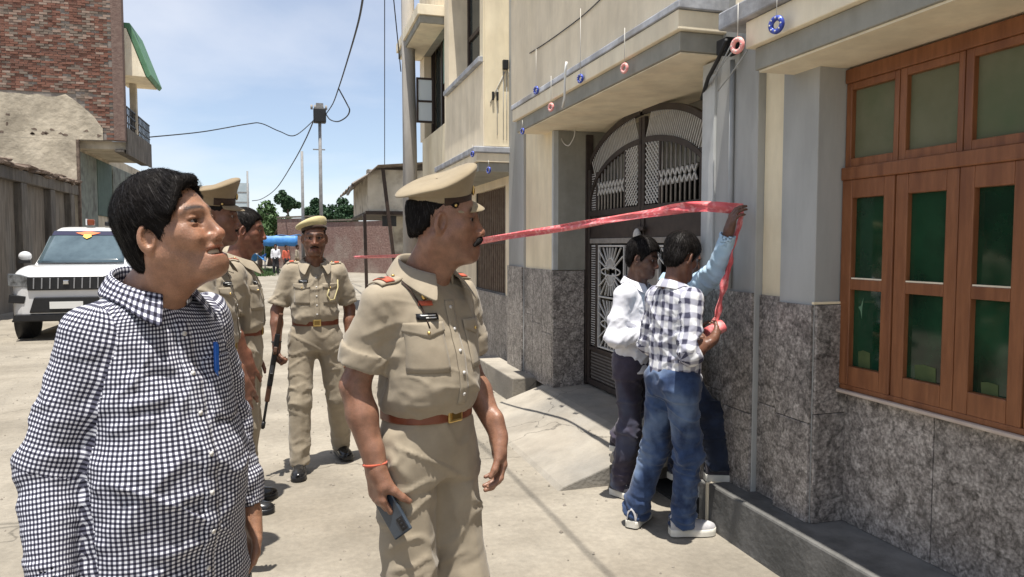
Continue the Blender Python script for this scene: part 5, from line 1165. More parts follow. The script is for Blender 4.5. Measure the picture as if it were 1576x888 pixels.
    V = V + nn*h[:, None]; V = relax_v(V, Q, .35)
    me = mesh_np('shirt', V, Q); shirt = link('shirt', me, S['mat'], root)
    if S.get('uv'):
        cen = V[Q].mean(1); uv = np.zeros((len(Q), 4, 2)); P = V[Q]
        ang = np.arctan2(P[..., 0], P[..., 1]); a0 = ang[:, :1]; ang = a0 + (ang-a0+math.pi) % (2*math.pi) - math.pi
        # arc length round an ellipse of the chest
        th = np.linspace(-math.pi*1.5, math.pi*1.5, 2000); ex, ey = .19*np.sin(th), .145*np.cos(th); sl_ = np.concatenate([[0], np.cumsum(np.hypot(np.diff(ex), np.diff(ey)))])
        tt = np.arctan2(P[..., 0]/.19, P[..., 1]/.145); t0 = tt[:, :1]; tt = t0+(tt-t0+math.pi) % (2*math.pi)-math.pi
        uv[..., 0] = np.interp(tt, th, sl_); uv[..., 1] = P[..., 2] + .35*np.abs(P[..., 0])*np.clip((P[..., 2]-1.36)/.1, 0, 1)
        for k in (1, -1):
            s0, e0, w0 = [np.array(q) for q in sdat[k]]; a = (e0-s0)/np.linalg.norm(e0-s0); b = (w0-e0)/np.linalg.norm(w0-e0)
            rel = (cen-s0) @ a; dist = np.linalg.norm(cen-s0-np.clip(rel, 0, np.linalg.norm(e0-s0))[:, None]*a, axis=1)
            rel2 = (cen-e0) @ b; d2 = np.linalg.norm(cen-e0-np.clip(rel2, 0, .3)[:, None]*b, axis=1)
            mk = ((np.minimum(dist, d2) < .085) & (k*(cen[:,0]-s0[0]) > -.012 - np.clip(rel, 0, 1)*.12)) | (d2 < .07)
            low = (rel > np.linalg.norm(e0-s0)) & (d2 < dist+.02)
            for sel, o, axv, l0 in ((mk & ~low, s0, a, 0), (mk & low, e0, b, np.linalg.norm(e0-s0))):
                if not sel.any(): continue
                pp = P[sel]-o; al = pp @ axv; u1 = np.array((0, 1., 0)); u1 = u1-axv*(u1 @ axv); u1 /= np.linalg.norm(u1); u2 = np.cross(axv, u1)
                an = np.arctan2(pp @ u2, pp @ u1); an0 = an[:, :1]; an = an0+(an-an0+math.pi) % (2*math.pi)-math.pi
                uv[sel, :, 0] = an*.066; uv[sel, :, 1] = al+l0
        set_uv(me, uv.reshape(-1, 2))
    bv = bvh_of(V, Q)
    # ---- trousers
    T = sp['trousers']; tr = T.get('r', (.098, .078, .064)); stp = T.get('step', .008)*lod; top = T.get('top', 1.03); wr_ = T.get('waist', (.165, .125)); cy = T.get('cy', 0)
    px_ = [p for k in (1, -1) for p in legs[k]]; 
    g = Grid(np.arange(min(min(p[0] for p in px_)-.13, -.24), max(max(p[0] for p in px_)+.13, .24), stp, dtype=np.float32), np.arange(min(min(p[1] for p in px_)-.14, -.22), max(max(p[1] for p in px_)+.14, .22), stp, dtype=np.float32), np.arange(.0, top+.06, stp, dtype=np.float32))
    hipw = T.get('hip', (.178, .13))
    g.loft([(.84, 0, cy, hipw[0]*.9, hipw[1]*.88), (.92, 0, cy, *hipw), ((.92+top)/2+.02, 0, cy, (wr_[0]+hipw[0])/2, (wr_[1]+hipw[1])/2), (top, 0, cy, *wr_)], 0)
    for k in (1, -1):
        hj, kn, an = [Vector(q) for q in legs[k]]; hem = an.lerp(kn, T.get('hemlift', -.06))
        g.cone(hj, kn, tr[0], tr[1], .05); g.cone(kn, hem, tr[1], tr[2], .04)
        def bot(X, Y, Z, hem=hem, kn=kn):
            d = (kn-hem).normalized(); t = (X-hem.x)*d.x+(Y-hem.y)*d.y+(Z-hem.z)*d.z; rr = np.sqrt((X-hem.x)**2+(Y-hem.y)**2+(Z-hem.z)**2); return np.maximum(t-.0, rr-.12)
        g.op(bot, np.array(hem)-.12, np.array(hem)+.12, .004, 's')
    V, Q = g.mesh(2); nn = normals(V, Q); h = np.zeros(len(V))
    for f in T.get('folds', (((12, 12, 4), .006, 21, None), ((9, 9, 15), .008, 23, None, 'ridge', 28), ((9, 9, 16), .007, 24, None, 'ridge', -32), ((36, 36, 18), .0022, 22, None))):
        if len(f) > 4:
            ca, sa = math.cos(R(f[5])), math.sin(R(f[5])); VV = np.stack([V[:,0]*ca+V[:,2]*sa, V[:,1], V[:,2]*ca-V[:,0]*sa], 1); w = np.clip(1-3.2*np.abs(vnoise(VV*np.array(f[0]), f[2])), 0, 1)**1.4*np.clip(vnoise(V*7., f[2]+5)*2+.5, 0, 1)
        else: w = vnoise(V*np.array(f[0]), f[2])
        mk = 1. if f[3] is None else np.clip((V[:,2]-f[3][0])/.06, 0, 1)*np.clip((f[3][1]-V[:,2])/.06, 0, 1); h += f[1]*w*mk
    for k in (1, -1):
        kn = np.array(legs[k][1]); an = np.array(legs[k][2])
        for c, amp, wd in ((kn, T.get('knee', .004), .12), (an, T.get('break', .008), .12)):
            d = np.linalg.norm(V-c, axis=1); h += amp*vnoise(np.stack([V[:,2]*48+V[:,0]*12, V[:,0]*13, V[:,1]*13], 1), 31+k)*np.exp(-(d/wd)**2)
        if T.get('crease'): 
            hj = np.array(legs[k][0]); h += stroke(V, [hj+np.array((0, tr[0]*.98, -.1)), kn+np.array((0, tr[1], 0)), an+np.array((0, tr[2], 0))], .012, .005)
    for st_ in T.get('strokes', ()): h += stroke(V, *st_)
    V = V + nn*h[:, None]; me = mesh_np('trousers', V, Q); trou = link('trousers', me, T['mat'], root); bt = bvh_of(V, Q)
    # ---- shoes
    for k in (1, -1):
        if sp.get('shoes') is None: break
        z = sp['shoes']; an = Vector(legs[k][2]); fy_ = z.get('yaw', {}).get(k, -k*R(8)); shoe(root, (an.x, an.y, an.z-.08), fy_, z['mat'], z['sole'], z.get('length', .275), trim=z.get('trim'), sole_h=z.get('sole_h', .022))
    return dict(root=root, body=body, shirt=shirt, trousers=trou, bv=bv, bt=bt, M=M, nb=nb, sh=sh, legs=legs)
# ================================================================ people: who stands where
def face_to(px, psi):
    """world heading of somebody seen at photo column px who faces psi degrees to the right of looking into the lens"""
    b = YAW + math.atan((px-CX)/F); v = Vector((math.sin(b), math.cos(b))); r = Vector((v.y, -v.x)); f = r*math.sin(R(psi)) - v*math.cos(R(psi))
    return math.atan2(-f.x, f.y)
def stand(head_px, d, H, heading, hc=(0, .03, 1.635), z=0):
    """ground position under a head seen at a pixel and depth"""
    w = PX(head_px[0], head_px[1], d=d); s = H/1.75; o = Matrix.Rotation(heading, 3, 'Z') @ (Vector(hc)*s)
    return (w.x-o.x, w.y-o.y, z)
KHAKI = cloth('khaki_cloth', (.265, .222, .163), (.315, .267, .198), 9, rough=.9)
KHAKI_DARK = cloth('khaki_cap_cloth', (.235, .188, .122), (.29, .235, .155), 9)
GING = checks('gingham_cloth', .0098, (.70, .71, .76), (.105, .105, .145), (.012, .012, .022), width=.50, warp=.004)
TROUS_DK = cloth('charcoal_trouser_cloth', (.02, .02, .024), (.035, .035, .04), 12)
BELT = leather('brown_belt_leather', (.13, .032, .014), (.18, .05, .022), .4)
BTN = pmat('shirt_button', (.55, .53, .5), rough=.35)
DKBROWN = cloth('dark_brown_band_cloth', (.035, .02, .014), (.05, .03, .02), 30)
RED = cloth('red_ribbon_cloth', (.42, .08, .045), (.5, .12, .07), 60)
BLACKP = pmat('black_plastic', (.012, .012, .014), (.02, .02, .022), 30, rough=.3)
WHITEP = pmat('white_paint_mark', (.75, .75, .73), rough=.5)

def buttons(P, z0, z1, n, parent, x=0, off=.0045, r=.0055):
    for i in range(n):
        z = z0+(z1-z0)*i/max(n-1, 1); h = P['bv'].ray_cast(Vector((x, .7, z)), Vector((0, -1, 0)))
        if h[0] is None: continue
        o = MB().tube([(0, 0, 0), (0, .0022, 0)], r, 10).build('button', BTN, parent); o.location = h[0]+Vector((0, off-.001, 0)); o.rotation_euler = (math.atan2(h[1].z, h[1].y), 0, 0)

# ---- man in the black and white gingham shirt
def gingham_man():
    hd = face_to(262, 36); H = 1.778; hc = (.0, .075, 1.590)
    sp = dict(skin=(.30, .156, .096), smile=1, stubble=.22, fat=.35, head=dict(pos=hc, yaw=21, pitch=17, roll=4), gaze=(.12, 1, .10),
      neck=(0, .0, 1.455), shR=(.140, -.012, 1.372), shL=(-.150, -.005, 1.385),
      armR=dict(elbow=(.215, -.05, 1.085), wrist=(.255, .02, .845), hand=dict(curl=(.35, .5, .35))),
      armL=dict(elbow=(-.235, -.05, 1.115), wrist=(-.255, .01, .862), hand=dict(curl=(.35, .5, .35))),
      shirt=dict(mat=GING, uv=1, step=.0052, hem=.72, rows=[(.70, 0, .006, .200, .150), (.82, 0, .01, .198, .154), (.90, 0, .015, .192, .156), (1.0, 0, .022, .182, .160), (1.10, 0, .024, .178, .154), (1.20, 0, .012, .168, .134), (1.30, 0, .002, .165, .116), (1.37, 0, -.004, .150, .098), (1.42, 0, -.008, .105, .075), (1.45, 0, -.01, .065, .055)],
        sr=(.058, .056, .053, .047), elbow=.005, pit=.005, folds=[((7, 7, 14), .007, 41, (.8, 1.34)), ((4, 4, 12), .008, 44, None, 'ridge', 34), ((5, 5, 13), .006, 45, None, 'ridge', -40), ((9, 9, 22), .003, 46, None, 'ridge', 22), ((34, 34, 50), .0015, 43, None)],
        strokes=[([(.12, .10, 1.22), (.05, .155, 1.235), (-.03, .16, 1.22)], .013, .010), ([(.15, .08, 1.17), (.10, .125, 1.185)], .012, .008), ([(.17, .06, 1.05), (.10, .16, 1.01), (.02, .19, 1.02)], .012, .007),
                 ([(.17, .07, .93), (.09, .16, .90), (.0, .18, .91)], .014, .008), ([(.16, .09, .86), (.05, .17, .84)], .012, .006), ([(.23, -.02, 1.25), (.25, .03, 1.16)], .012, .007), ([(.245, -.06, 1.2), (.29, -.03, 1.12)], .012, .008), ([(.12, .1, 1.3), (.04, .125, 1.27)], .014, -.006)], vneck=.055),
      trousers=dict(mat=TROUS_DK, top=.98, waist=(.15, .12), hip=(.165, .125), step=.010), shoes=dict(mat=SHOE_BLACK, sole=BLACKP))
    P = person('smiling man in black and white gingham shirt looking up to the right', stand((264, 365), 1.675, H, hd, hc), hd, H, sp)
    hair(P['M'], dict(vol=(.022, .010), step=.0032, strands=9000, lift=1.6, slen=1.2, asym=-.35, crown=(-.035, -.05, .13), sweep=(.7, .25, -.1),
        line=((0, .084), (22, .080), (34, .060), (44, .042), (54, .020), (60, -.012), (67, -.030), (80, -.036), (90, .0), (104, .018), (118, -.01), (124, -.06), (150, -.098), (180, -.104)),
        fringe=[((.035, .066, .090), (.066, .048, .030), .018, .014), ((-.03, .068, .096), (.03, .074, .084), .013, .012)]), P['root'])
    col = collar(P['shirt'], GING, (0, .004, 1.506), .080, .084, drop=.060, open_=158, uv=True, leaf=.043, tip=.028, flare=.030, bv=P['bv'])
    patch(P['bv'], -.0165, .0165, .74, 1.385, .0035, 'placket', GING, P['shirt'], 3, 60, uvp=True)
    buttons(P, .84, 1.36, 7, P['shirt'], off=.0065)
    po = patch(P['bv'], -.135, -.035, 1.17, 1.30, .0035, 'pocket', GING, P['shirt'], 8, 10, point=.018, uvp=True)
    h = P['bv'].ray_cast(Vector((-.066, .7, 1.29)), Vector((0, -1, 0)))[0]
    pen = MB().tube([h+Vector((0, .010, -.05)), h+Vector((0, .010, .045))], .0052, 10).build('pen', pmat('blue_pen_plastic', (.02, .11, .42), rough=.25), P['shirt'])
    MB().box(-.0025, .0025, .015, .0175, -.03, .03).build('pen_clip', pen.data.materials[0], pen).location = h+Vector((0, 0, .01))
    return P
# ---- officer with the peaked cap
def peaked_cap(M, parent, m, bandm, tilt=(-14, 0), lift=.0, badge=True, scale=1.):
    c = empty('cap_tmp'); bpy.data.objects.remove(c)
    n = 40; rows = []
    def ring(z, a, b, fl=0, bl=0, yo=0): return [(a*math.sin(t), yo+b*math.cos(t), z+(fl if math.cos(t) > 0 else bl)*abs(math.cos(t))**1.3) for t in [2*math.pi*k/n for k in range(n)]]
    rows = [ring(0, .086, .107), ring(.012, .0865, .1075), ring(.036, .088, .109), ring(.040, .090, .111), ring(.054, .106, .124, .026, -.022, -.006), ring(.066, .124, .140, .050, -.042, -.012), ring(.072, .128, .144, .058, -.048, -.013), ring(.079, .124, .140, .062, -.044, -.013), ring(.086, .09, .103, .052, -.028, -.012), ring(.086, .045, .05, .024, -.012, -.01), ring(.086, .004, .004, .001, -.001, -.01)]
    cap = MB().grid(rows, True).build('cap', m, parent, sub=1)
    cap.matrix_local = M @ Matrix.Translation((0, -.012, .050+lift)) @ Matrix.Rotation(R(tilt[0]), 4, 'X') @ Matrix.Rotation(R(tilt[1]), 4, 'Y') @ Matrix.Scale(scale, 4)
    br = [[(p[0]*1.012, p[1]*1.012, p[2]) for p in ring(z, .0872+.02*(z-.02), .1083+.02*(z-.02))] for z in (.004, .02, .038)]
    fr = [[r[k % n] for k in range(-9, 10)] for r in br]
    MB().grid(fr).build('band', bandm, cap, solid=.003)
    vr = []
    for i, (o, dz) in enumerate(((0, 0), (.018, -.006), (.036, -.015), (.050, -.024))):
        vr.append([((.087+o*.25)*math.sin(a), (.108+o*1.0*max(0, math.cos(a*1.0))**.8)*math.cos(a)+.0, .003+dz*math.cos(a)**.5) for a in [R(-62+124*k/20) for k in range(21)]])
    MB().grid(vr).build('visor', m, cap, solid=.004, sub=1)
    if badge: MB().ball((0, .116, .045), (.016, .006, .018), 10, 6).build('badge', GOLD, cap)
    for s in (-1, 1): MB().ball((s*.082, .055, .012), .006, 8, 6).build('button', GOLD, cap)
    return cap
def uniform(P, belt_z=1.045, cuff=0, belt_slope=(0, 0), name_plate=True, lanyard=False, medals=False, ep_band=True, cy=0.):
    sh = P['shirt']; root = P['root']; bv = P['bv']
    if P.get('belt', True):
        bl, rows = band(P['bt'], (0, cy), belt_z, .042, .006, 'belt', BELT, root, slope=belt_slope); n = len(rows[0])
        k = n//2; p = Vector(rows[1][k]); mb = MB(); mb.box(-.028, .028, -.003, .005, -.024, .024); o = mb.build('buckle', GOLD, bl, bevel=.004); o.location = (p.x, p.y+.003, belt_z+belt_slope[1]*-1)
        MB().box(-.018, .018, .004, .007, -.014, .014).build('buckle_plate', pmat('brass_dark', (.3, .2, .07), rough=.4, metal=1), o)
    for s in (-1, 1):
        po = patch(bv, min(s*.145, s*.045), max(s*.145, s*.045), 1.17, 1.30, .003, 'pocket', KHAKI, sh, 8, 8)
        fl = patch(bv, min(s*.148, s*.042), max(s*.148, s*.042), 1.285, 1.312, .0065, 'pocket_flap', KHAKI, sh, 8, 4, point=.018)
        h = bv.ray_cast(Vector((s*.095, .7, 1.283)), Vector((0, -1, 0)))[0]
        if h is not None: MB().ball((h.x, h.y+.009, h.z), .005, 8, 6).build('button', GOLD, fl)
        a, b = P['nb']+Vector((s*.062, .004, 0)), P['sh'][s]+Vector((s*.018, 0, 0)); rows = []          # epaulette on the shoulder
        for i in range(9):
            c = a.lerp(b, i/8); w = .024+.008*(i/8) if i else .016; r = []
            for j in range(-3, 4):
                q = Vector((c.x, c.y+w*j/3, 2.2)); hh = bv.ray_cast(q, Vector((0, 0, -1)))[0]; r.append((q.x, q.y, (hh.z if hh is not None else c.z)+.006))
            rows.append(r)
        ep = MB().grid(rows).build('epaulette', KHAKI, sh, solid=.005)
        if ep_band:
            rb = [[(p[0], p[1], p[2]+.006) for p in r] for r in rows[5:8]]; MB().grid(rb).build('rank_band', RED, ep, solid=.003)
            rb = [[(p[0], p[1]*1., p[2]+.0078) for p in r[2:5]] for r in rows[6:8]]; MB().grid(rb).build('rank_stripe', DKBROWN, ep, solid=.002)
            for q in range(2): p = rows[2+q*2][3]; MB().ball((p[0], p[1], p[2]+.006), (.006, .006, .003), 8, 5).build('star', GOLD, ep)
    if name_plate:
        o = patch(bv, .055, .115, 1.318, 1.336, .0075, 'name_plate', BLACKP, sh, 4, 2)
        for r_ in range(2): patch(bv, .062, .106-.012*r_, 1.3295-.007*r_, 1.3325-.007*r_, .0105, 'name_lettering', WHITEP, o, 6, 1, thick=.001)
    if medals:
        o = patch(bv, .062, .10, 1.358, 1.372, .007, 'ribbon_bar', RED, sh, 4, 2); h = bv.ray_cast(Vector((.08, .7, 1.385)), Vector((0, -1, 0)))[0]
        if h is not None:
            MB().ball((h.x, h.y+.008, h.z), (.011, .005, .013), 8, 6).build('medal', GOLD, sh)
    patch(bv, -.016, .016, 1.07, 1.37, .003, 'placket', KHAKI, sh, 3, 40); buttons(P, 1.10, 1.35, 5, sh, off=.006)
def officer():
    hd = face_to(655, 42); H = 1.808; hc = (.0, .085, 1.606)
    sp = dict(skin=(.25, .127, .082), stubble=.3, fat=.6, head=dict(pos=hc, yaw=46, pitch=1), gaze=(.45, 1, -.1), neck=(0, .0, 1.455), shR=(.165, -.01, 1.370), shL=(-.155, -.01, 1.375),
      armR=dict(elbow=(.212, -.07, 1.125), wrist=(.198, .005, .895), thick=1.04, hand=dict(d=(0, .10, -1), n=(-1, .15, 0), curls=[(.55, .9, .5), (.65, .9, .5), (.7, .9, .5), (.75, .9, .5)], thumb=(.5, .8, .2))),
      armL=dict(elbow=(-.20, -.02, 1.13), wrist=(-.19, .125, .935), thick=1.0, hand=dict(d=(.05, .18, -1), n=(.85, -.5, 0), curl=(.35, .6, .4), thumb=(.35, .5, .4))),
      shirt=dict(mat=KHAKI, step=.0052, hem=1.035, length=.78, cuff=.055, rows=[(1.03, 0, .006, .132, .110), (1.065, 0, .012, .145, .130), (1.12, 0, .018, .150, .142), (1.20, 0, .016, .153, .136), (1.28, 0, .008, .157, .120), (1.36, 0, -.002, .152, .102), (1.42, 0, -.008, .105, .078), (1.45, 0, -.01, .065, .058)],
        sr=(.060, .062, .058, .054), elbow=.003, pit=.005, folds=[((8, 8, 11), .007, 51, (1.02, 1.42)), ((4, 4, 12), .008, 54, None, 'ridge', 36), ((5, 5, 13), .007, 55, None, 'ridge', -40), ((10, 10, 24), .003, 56, None, 'ridge', 18), ((45, 45, 50), .0015, 53, None)],
        strokes=[([(.16, .07, 1.075), (.08, .16, 1.07), (.02, .185, 1.085)], .012, .014), ([(.10, .15, 1.10), (.03, .19, 1.15), (-.01, .19, 1.21)], .010, .012), ([(.13, .13, 1.14), (.06, .185, 1.18)], .010, .009), ([(.06, .185, 1.10), (.02, .195, 1.12), (-.02, .19, 1.17)], .008, .010), ([(.12, .13, 1.22), (.08, .16, 1.20), (.10, .15, 1.18)], .009, .008),
                 ([(.19, .05, 1.33), (.21, .06, 1.24)], .011, .007), ([(.225, .03, 1.36), (.25, .02, 1.26)], .012, .007), ([(.15, .10, 1.31), (.10, .13, 1.35)], .012, -.006), ([(-.08, .14, 1.1), (-.03, .185, 1.14)], .010, .010)], vneck=.06),
      trousers=dict(mat=KHAKI, top=1.052, waist=(.132, .110), hip=(.146, .116), cy=.004, r=(.088, .078, .068), step=.008, crease=1, strokes=[([(.15, .08, .97), (.10, .15, .99)], .01, .006), ([(.02, .14, .95), (.06, .15, .86)], .012, .007), ([(.17, .03, .93), (.15, .09, .86)], .014, .008)]),
      legs={1: ((.082, 0, .90), (.09, .03, .49), (.10, -.01, .08)), -1: ((-.085, 0, .90), (-.10, .05, .49), (-.115, .04, .08))}, shoes=dict(mat=SHOE_BLACK, sole=BLACKP))
    P = person('moustached police officer in peaked cap holding a phone beside the gingham man', stand((684, 353), 2.24, H, hd, hc), hd, H, sp)
    M = P['M']; hair(M, dict(vol=(.0015, .0015), under_cap=.058, strands=3000, slen=.45, lift=.35, sw=.8, line=((0, .064), (52, .045), (62, .012), (70, -.010), (82, -.018), (90, .014), (104, .024), (118, .004), (126, -.02), (150, -.044), (180, -.048))), P['root'])
    tuft(M, [((0, .103, -.0610), (.018, .100, -.065), .0085, .0085), ((.018, .100, -.065), (.036, .086, -.078), .0085, .005), ((0, .103, -.0610), (-.018, .100, -.065), .0085, .0085), ((-.018, .100, -.065), (-.036, .086, -.078), .0085, .005)], P['root'])
    peaked_cap(M, P['root'], KHAKI_DARK, DKBROWN, tilt=(-1, 17), scale=.84, lift=-.002)
    collar(P['shirt'], KHAKI, (0, .004, 1.504), .080, .084, drop=.060, open_=156, leaf=.050, tip=.032, flare=.038, bv=P['bv'])
    uniform(P, 1.036, medals=True, cy=.004)
    pts = [(.118, 1.425), (.108, 1.40), (.100, 1.375), (.094, 1.35), (.090, 1.32), (.089, 1.295)]; pts = [r[0] for r in ray_patch(P['bv'], [[(x, 0, z)] for x, z in pts], .006)]
    MB().tube(pts, .0028, 6).build('lanyard', DKBROWN, P['shirt'])
    # wrist thread and phone
    w = Vector((.198, .005, .895)); MB().tube([w+Vector((.031*math.cos(a), .034*math.sin(a)-.004, .012+.005*math.sin(a))) for a in [2*math.pi*i/20 for i in range(21)]], .0042, 6, False).build('wrist_thread', RED, P['root'])
    return P
def to_local(loc, heading, H, p):
    return Matrix.Rotation(-heading, 3, 'Z') @ (Vector(p)-Vector(loc)) / (H/1.75)
SLIM = [(1.03, 0, .004, .148, .112), (1.07, 0, .008, .158, .126), (1.15, 0, .010, .158, .126), (1.24, 0, .006, .164, .120), (1.32, 0, .0, .164, .108), (1.38, 0, -.006, .140, .090), (1.42, 0, -.008, .100, .072), (1.45, 0, -.01, .065, .055)]
KF = [((8, 8, 11), .006, 61, None), ((6, 6, 17), .010, 64, None, 'ridge', 32), ((6, 6, 18), .009, 65, None, 'ridge', -36), ((45, 45, 50), .0015, 63, None)]
def police(label, head_px, d, H, psi, head, armR, armL, seed, lod, legs=None, hc=(0, .045, 1.63), skin=(.19, .085, .05), cuff=.03, shade=KHAKI, length=.86):
    hd = face_to(head_px[0], psi); loc = stand(head_px, d, H, hd, hc)
    sp = dict(skin=skin, stubble=.3, head=dict(pos=hc, **head), armR=armR, armL=armL, legs=legs, lod=lod, shR=(.166, -.01, 1.395), shL=(-.166, -.01, 1.395),
      shirt=dict(mat=shade, hem=1.035, length=length, cuff=cuff, rows=SLIM, sr=(.064, .062, .056, .05), folds=[(f[0], f[1], f[2]+seed)+tuple(f[3:]) for f in KF], vneck=.06, strokes=[([(.12, .09, 1.08), (.05, .125, 1.09)], .012, .010), ([(-.12, .09, 1.09), (-.04, .125, 1.13)], .012, .010), ([(.10, .1, 1.14), (.02, .13, 1.18)], .011, .008)]),
      trousers=dict(mat=shade, top=1.05, waist=(.148, .116), hip=(.165, .126), r=(.094, .076, .066), crease=1), shoes=dict(mat=SHOE_BLACK, sole=BLACKP))
    P = person(label, loc, hd, H, sp); P['loc'] = loc; P['hd'] = hd; P['H'] = H
    collar(P['shirt'], shade, (0, .004, 1.504), .078, .082, drop=.060, open_=156, leaf=.050, tip=.032, flare=.038, bv=P['bv'])
    return P
def beret_officer():
    legs = {1: ((.088, 0, .9), (.115, .07, .49), (.13, .11, .08)), -1: ((-.088, 0, .9), (-.15, .0, .49), (-.20, -.24, .09))}
    P = police('police officer in khaki beret facing us with a rifle held down', (484, 370), 5.16, 1.76, 6, dict(yaw=-6, pitch=-3, roll=0), dict(elbow=(.255, -.02, 1.12), wrist=(.265, .07, .885), hand=dict(d=(.05, .15, -1), n=(-1, .3, 0), curls=[(.9, 1.1, .6)]*4, thumb=(.5, 1., .3))), dict(elbow=(-.25, -.06, 1.12), wrist=(-.235, .02, .87), hand=dict()), 3, 1.35, legs, skin=(.17, .078, .047))
    M = P['M']; hair(M, dict(vol=(.003, .003), under_cap=.05, line=((0, .06), (52, .045), (62, .012), (70, -.006), (90, .014), (104, .024), (118, .004), (126, -.02), (150, -.045), (180, -.05)), step=.005), P['root'])
    tuft(M, [((0, .100, -.0615), (.02, .096, -.066), .005, .0045), ((.02, .096, -.066), (.030, .088, -.072), .0045, .003), ((0, .100, -.0615), (-.02, .096, -.066), .005, .0045), ((-.02, .096, -.066), (-.030, .088, -.072), .0045, .003)], P['root'])
    n = 36; R_ = lambda z, a, b, xo=0, yo=0: [(xo+a*math.sin(t), yo+b*math.cos(t), z+.0) for t in [2*math.pi*k/n for k in range(n)]]
    rows = [R_(0, .083, .103), R_(.018, .0845, .1045), R_(.022, .087, .107, .002), R_(.040, .108, .124, .014, -.004), R_(.060, .112, .128, .016, -.006), R_(.076, .098, .112, .010, -.006), R_(.084, .06, .07, .004, -.004), R_(.086, .004, .004)]
    rows = [[(p[0], p[1], p[2]*(1-1.6*p[0]*(p[2] > .03)) - (.16*max(p[0], 0) if p[2] > .03 else 0)*.5) for p in r] for r in rows]
    be = MB().grid(rows, True).build('beret', KHAKI_BERET, P['root'], sub=1); be.matrix_local = M @ Matrix.Translation((0, -.012, .046)) @ Matrix.Rotation(R(12), 4, 'X') @ Matrix.Rotation(R(8), 4, 'Y')
    br = [[(p[0]*1.02, p[1]*1.02, z) for p in R_(z, .084, .104)] for z in (-.002, .008, .018)]; MB().grid(br, True).build('beret_band', DKBROWN, be, solid=.003)
    uniform(P, 1.04)
    lan = MB().tube([(-.155, .03, 1.37), (-.15, .085, 1.28), (-.12, .125, 1.20), (-.09, .135, 1.195), (-.07, .13, 1.23), (-.085, .12, 1.27)], .005, 6).build('lanyard', KHAKI_BERET, P['shirt'])
    w = Vector((.265, .07, .885)); MB().tube([w+Vector((.030*math.cos(a), .030*math.sin(a), .03)) for a in [2*math.pi*i/16 for i in range(17)]], .006, 6, False).build('wrist_watch', BLACKP, P['root'])
    return P
def rifle(P):
    """short rifle held muzzle down in the beret officer's right hand"""
    W_ = lambda p: Matrix.Translation(P['loc']) @ Matrix.Rotation(P['hd'], 4, 'Z') @ (Vector(p)*(P['H']/1.75))
    g0 = W_((.285, .125, .82)); a = PX(404, 660, d=5.02); d = (a-g0).normalized(); o = empty('rifle', g0, 0, 'dark short rifle pointing at the ground in the beret officer hand', 'rifle')
    S = pmat('gun_steel', (.02, .02, .021), (.035, .035, .036), 20, rough=.35, metal=.6); Wd = pmat('rifle_wood', (.05, .022, .012), (.08, .035, .018), 10, rough=.5)
    L_ = (a-g0).length; sd = d.cross(Vector((0, 1, 0))).normalized(); fr = d.cross(sd).normalized()
    MB().bar(-d*.16, d*L_*.40, .036, .052, up=fr).build('receiver', S, o, bevel=.006); MB().tube([d*L_*.38, d*L_], .0095, 10).build('barrel', S, o); MB().tube([d*L_*.90, d*L_*.985], .015, 10).build('muzzle', S, o)
    MB().bar(d*L_*.36, d*L_*.62, .034, .040, up=fr).build('handguard', Wd, o, bevel=.006); MB().bar(d*.07+sd*.0, d*.12+fr*.12, .022, .05, up=d).build('magazine', S, o, bevel=.004)
    MB().bar(-d*.03, -d*.06+fr*.09, .026, .04, up=d).build('grip', Wd, o, bevel=.006); MB().bar(-d*.16, -d*.30+fr*.02, .03, .045, up=fr).build('stock', Wd, o, bevel=.006); MB().bar(d*L_*.8-fr*.0, d*L_*.8-fr*.035, .006, .012, up=d).build('front_sight', S, o)
def capped_officer():
    P = police('police officer with peaked cap half hidden behind the gingham man', (329, 326), 3.5, 1.85, 82, dict(yaw=4, pitch=-2), dict(elbow=(.215, .03, 1.13), wrist=(.20, .165, .915), thick=1.02, hand=dict(d=(0, .1, -1), curl=(.5, .6, .4), thumb=(.4, .6, .3))), dict(elbow=(-.215, .0, 1.12), wrist=(-.2, .09, .88), hand=dict()), 7, 1.3, skin=(.17, .078, .05))
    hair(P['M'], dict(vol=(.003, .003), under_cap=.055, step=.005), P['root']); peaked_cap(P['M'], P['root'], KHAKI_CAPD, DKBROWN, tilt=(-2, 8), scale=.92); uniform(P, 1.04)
    tuft(P['M'], [((-.022, .096, -.066), (.022, .096, -.066), .005, .005)], P['root'])
def bare_officer():
    P = police('bare-headed police officer in profile behind the capped officer', (378, 350), 4.4, 1.80, 84, dict(yaw=2, pitch=-4), dict(elbow=(.21, -.03, 1.12), wrist=(.19, .06, .88), hand=dict()), dict(elbow=(-.21, -.02, 1.12), wrist=(-.19, .06, .88), hand=dict()), 9, 1.4, skin=(.19, .08, .05))
    hair(P['M'], dict(vol=(.012, .008), step=.004, strands=3000, sw=1.6, lift=1.5), P['root']); uniform(P, 1.04)
    tuft(P['M'], [((-.022, .096, -.066), (.022, .096, -.066), .0045, .0045)], P['root'])
JEAN = cloth('blue_denim', (.014, .026, .065), (.045, .080, .175), 7, c3=(.15, .21, .32), s3=3.4)
JEAND = cloth('dark_denim', (.010, .014, .028), (.02, .028, .05), 6, c3=(.03, .045, .09), s3=3)
JEANP = cloth('plum_grey_denim', (.035, .03, .045), (.06, .05, .075), 6, c3=(.10, .14, .22), s3=1.6)
PLAID = checks('plaid_cloth', .074, (.66, .66, .67), (.34, .34, .40), (.045, .045, .075), width=.44, warp=.03)
WHITES = cloth('white_shirt_cloth', (.62, .62, .66), (.70, .70, .74), 7); BLUES = cloth('light_blue_shirt_cloth', (.36, .52, .66), (.46, .61, .74), 7)
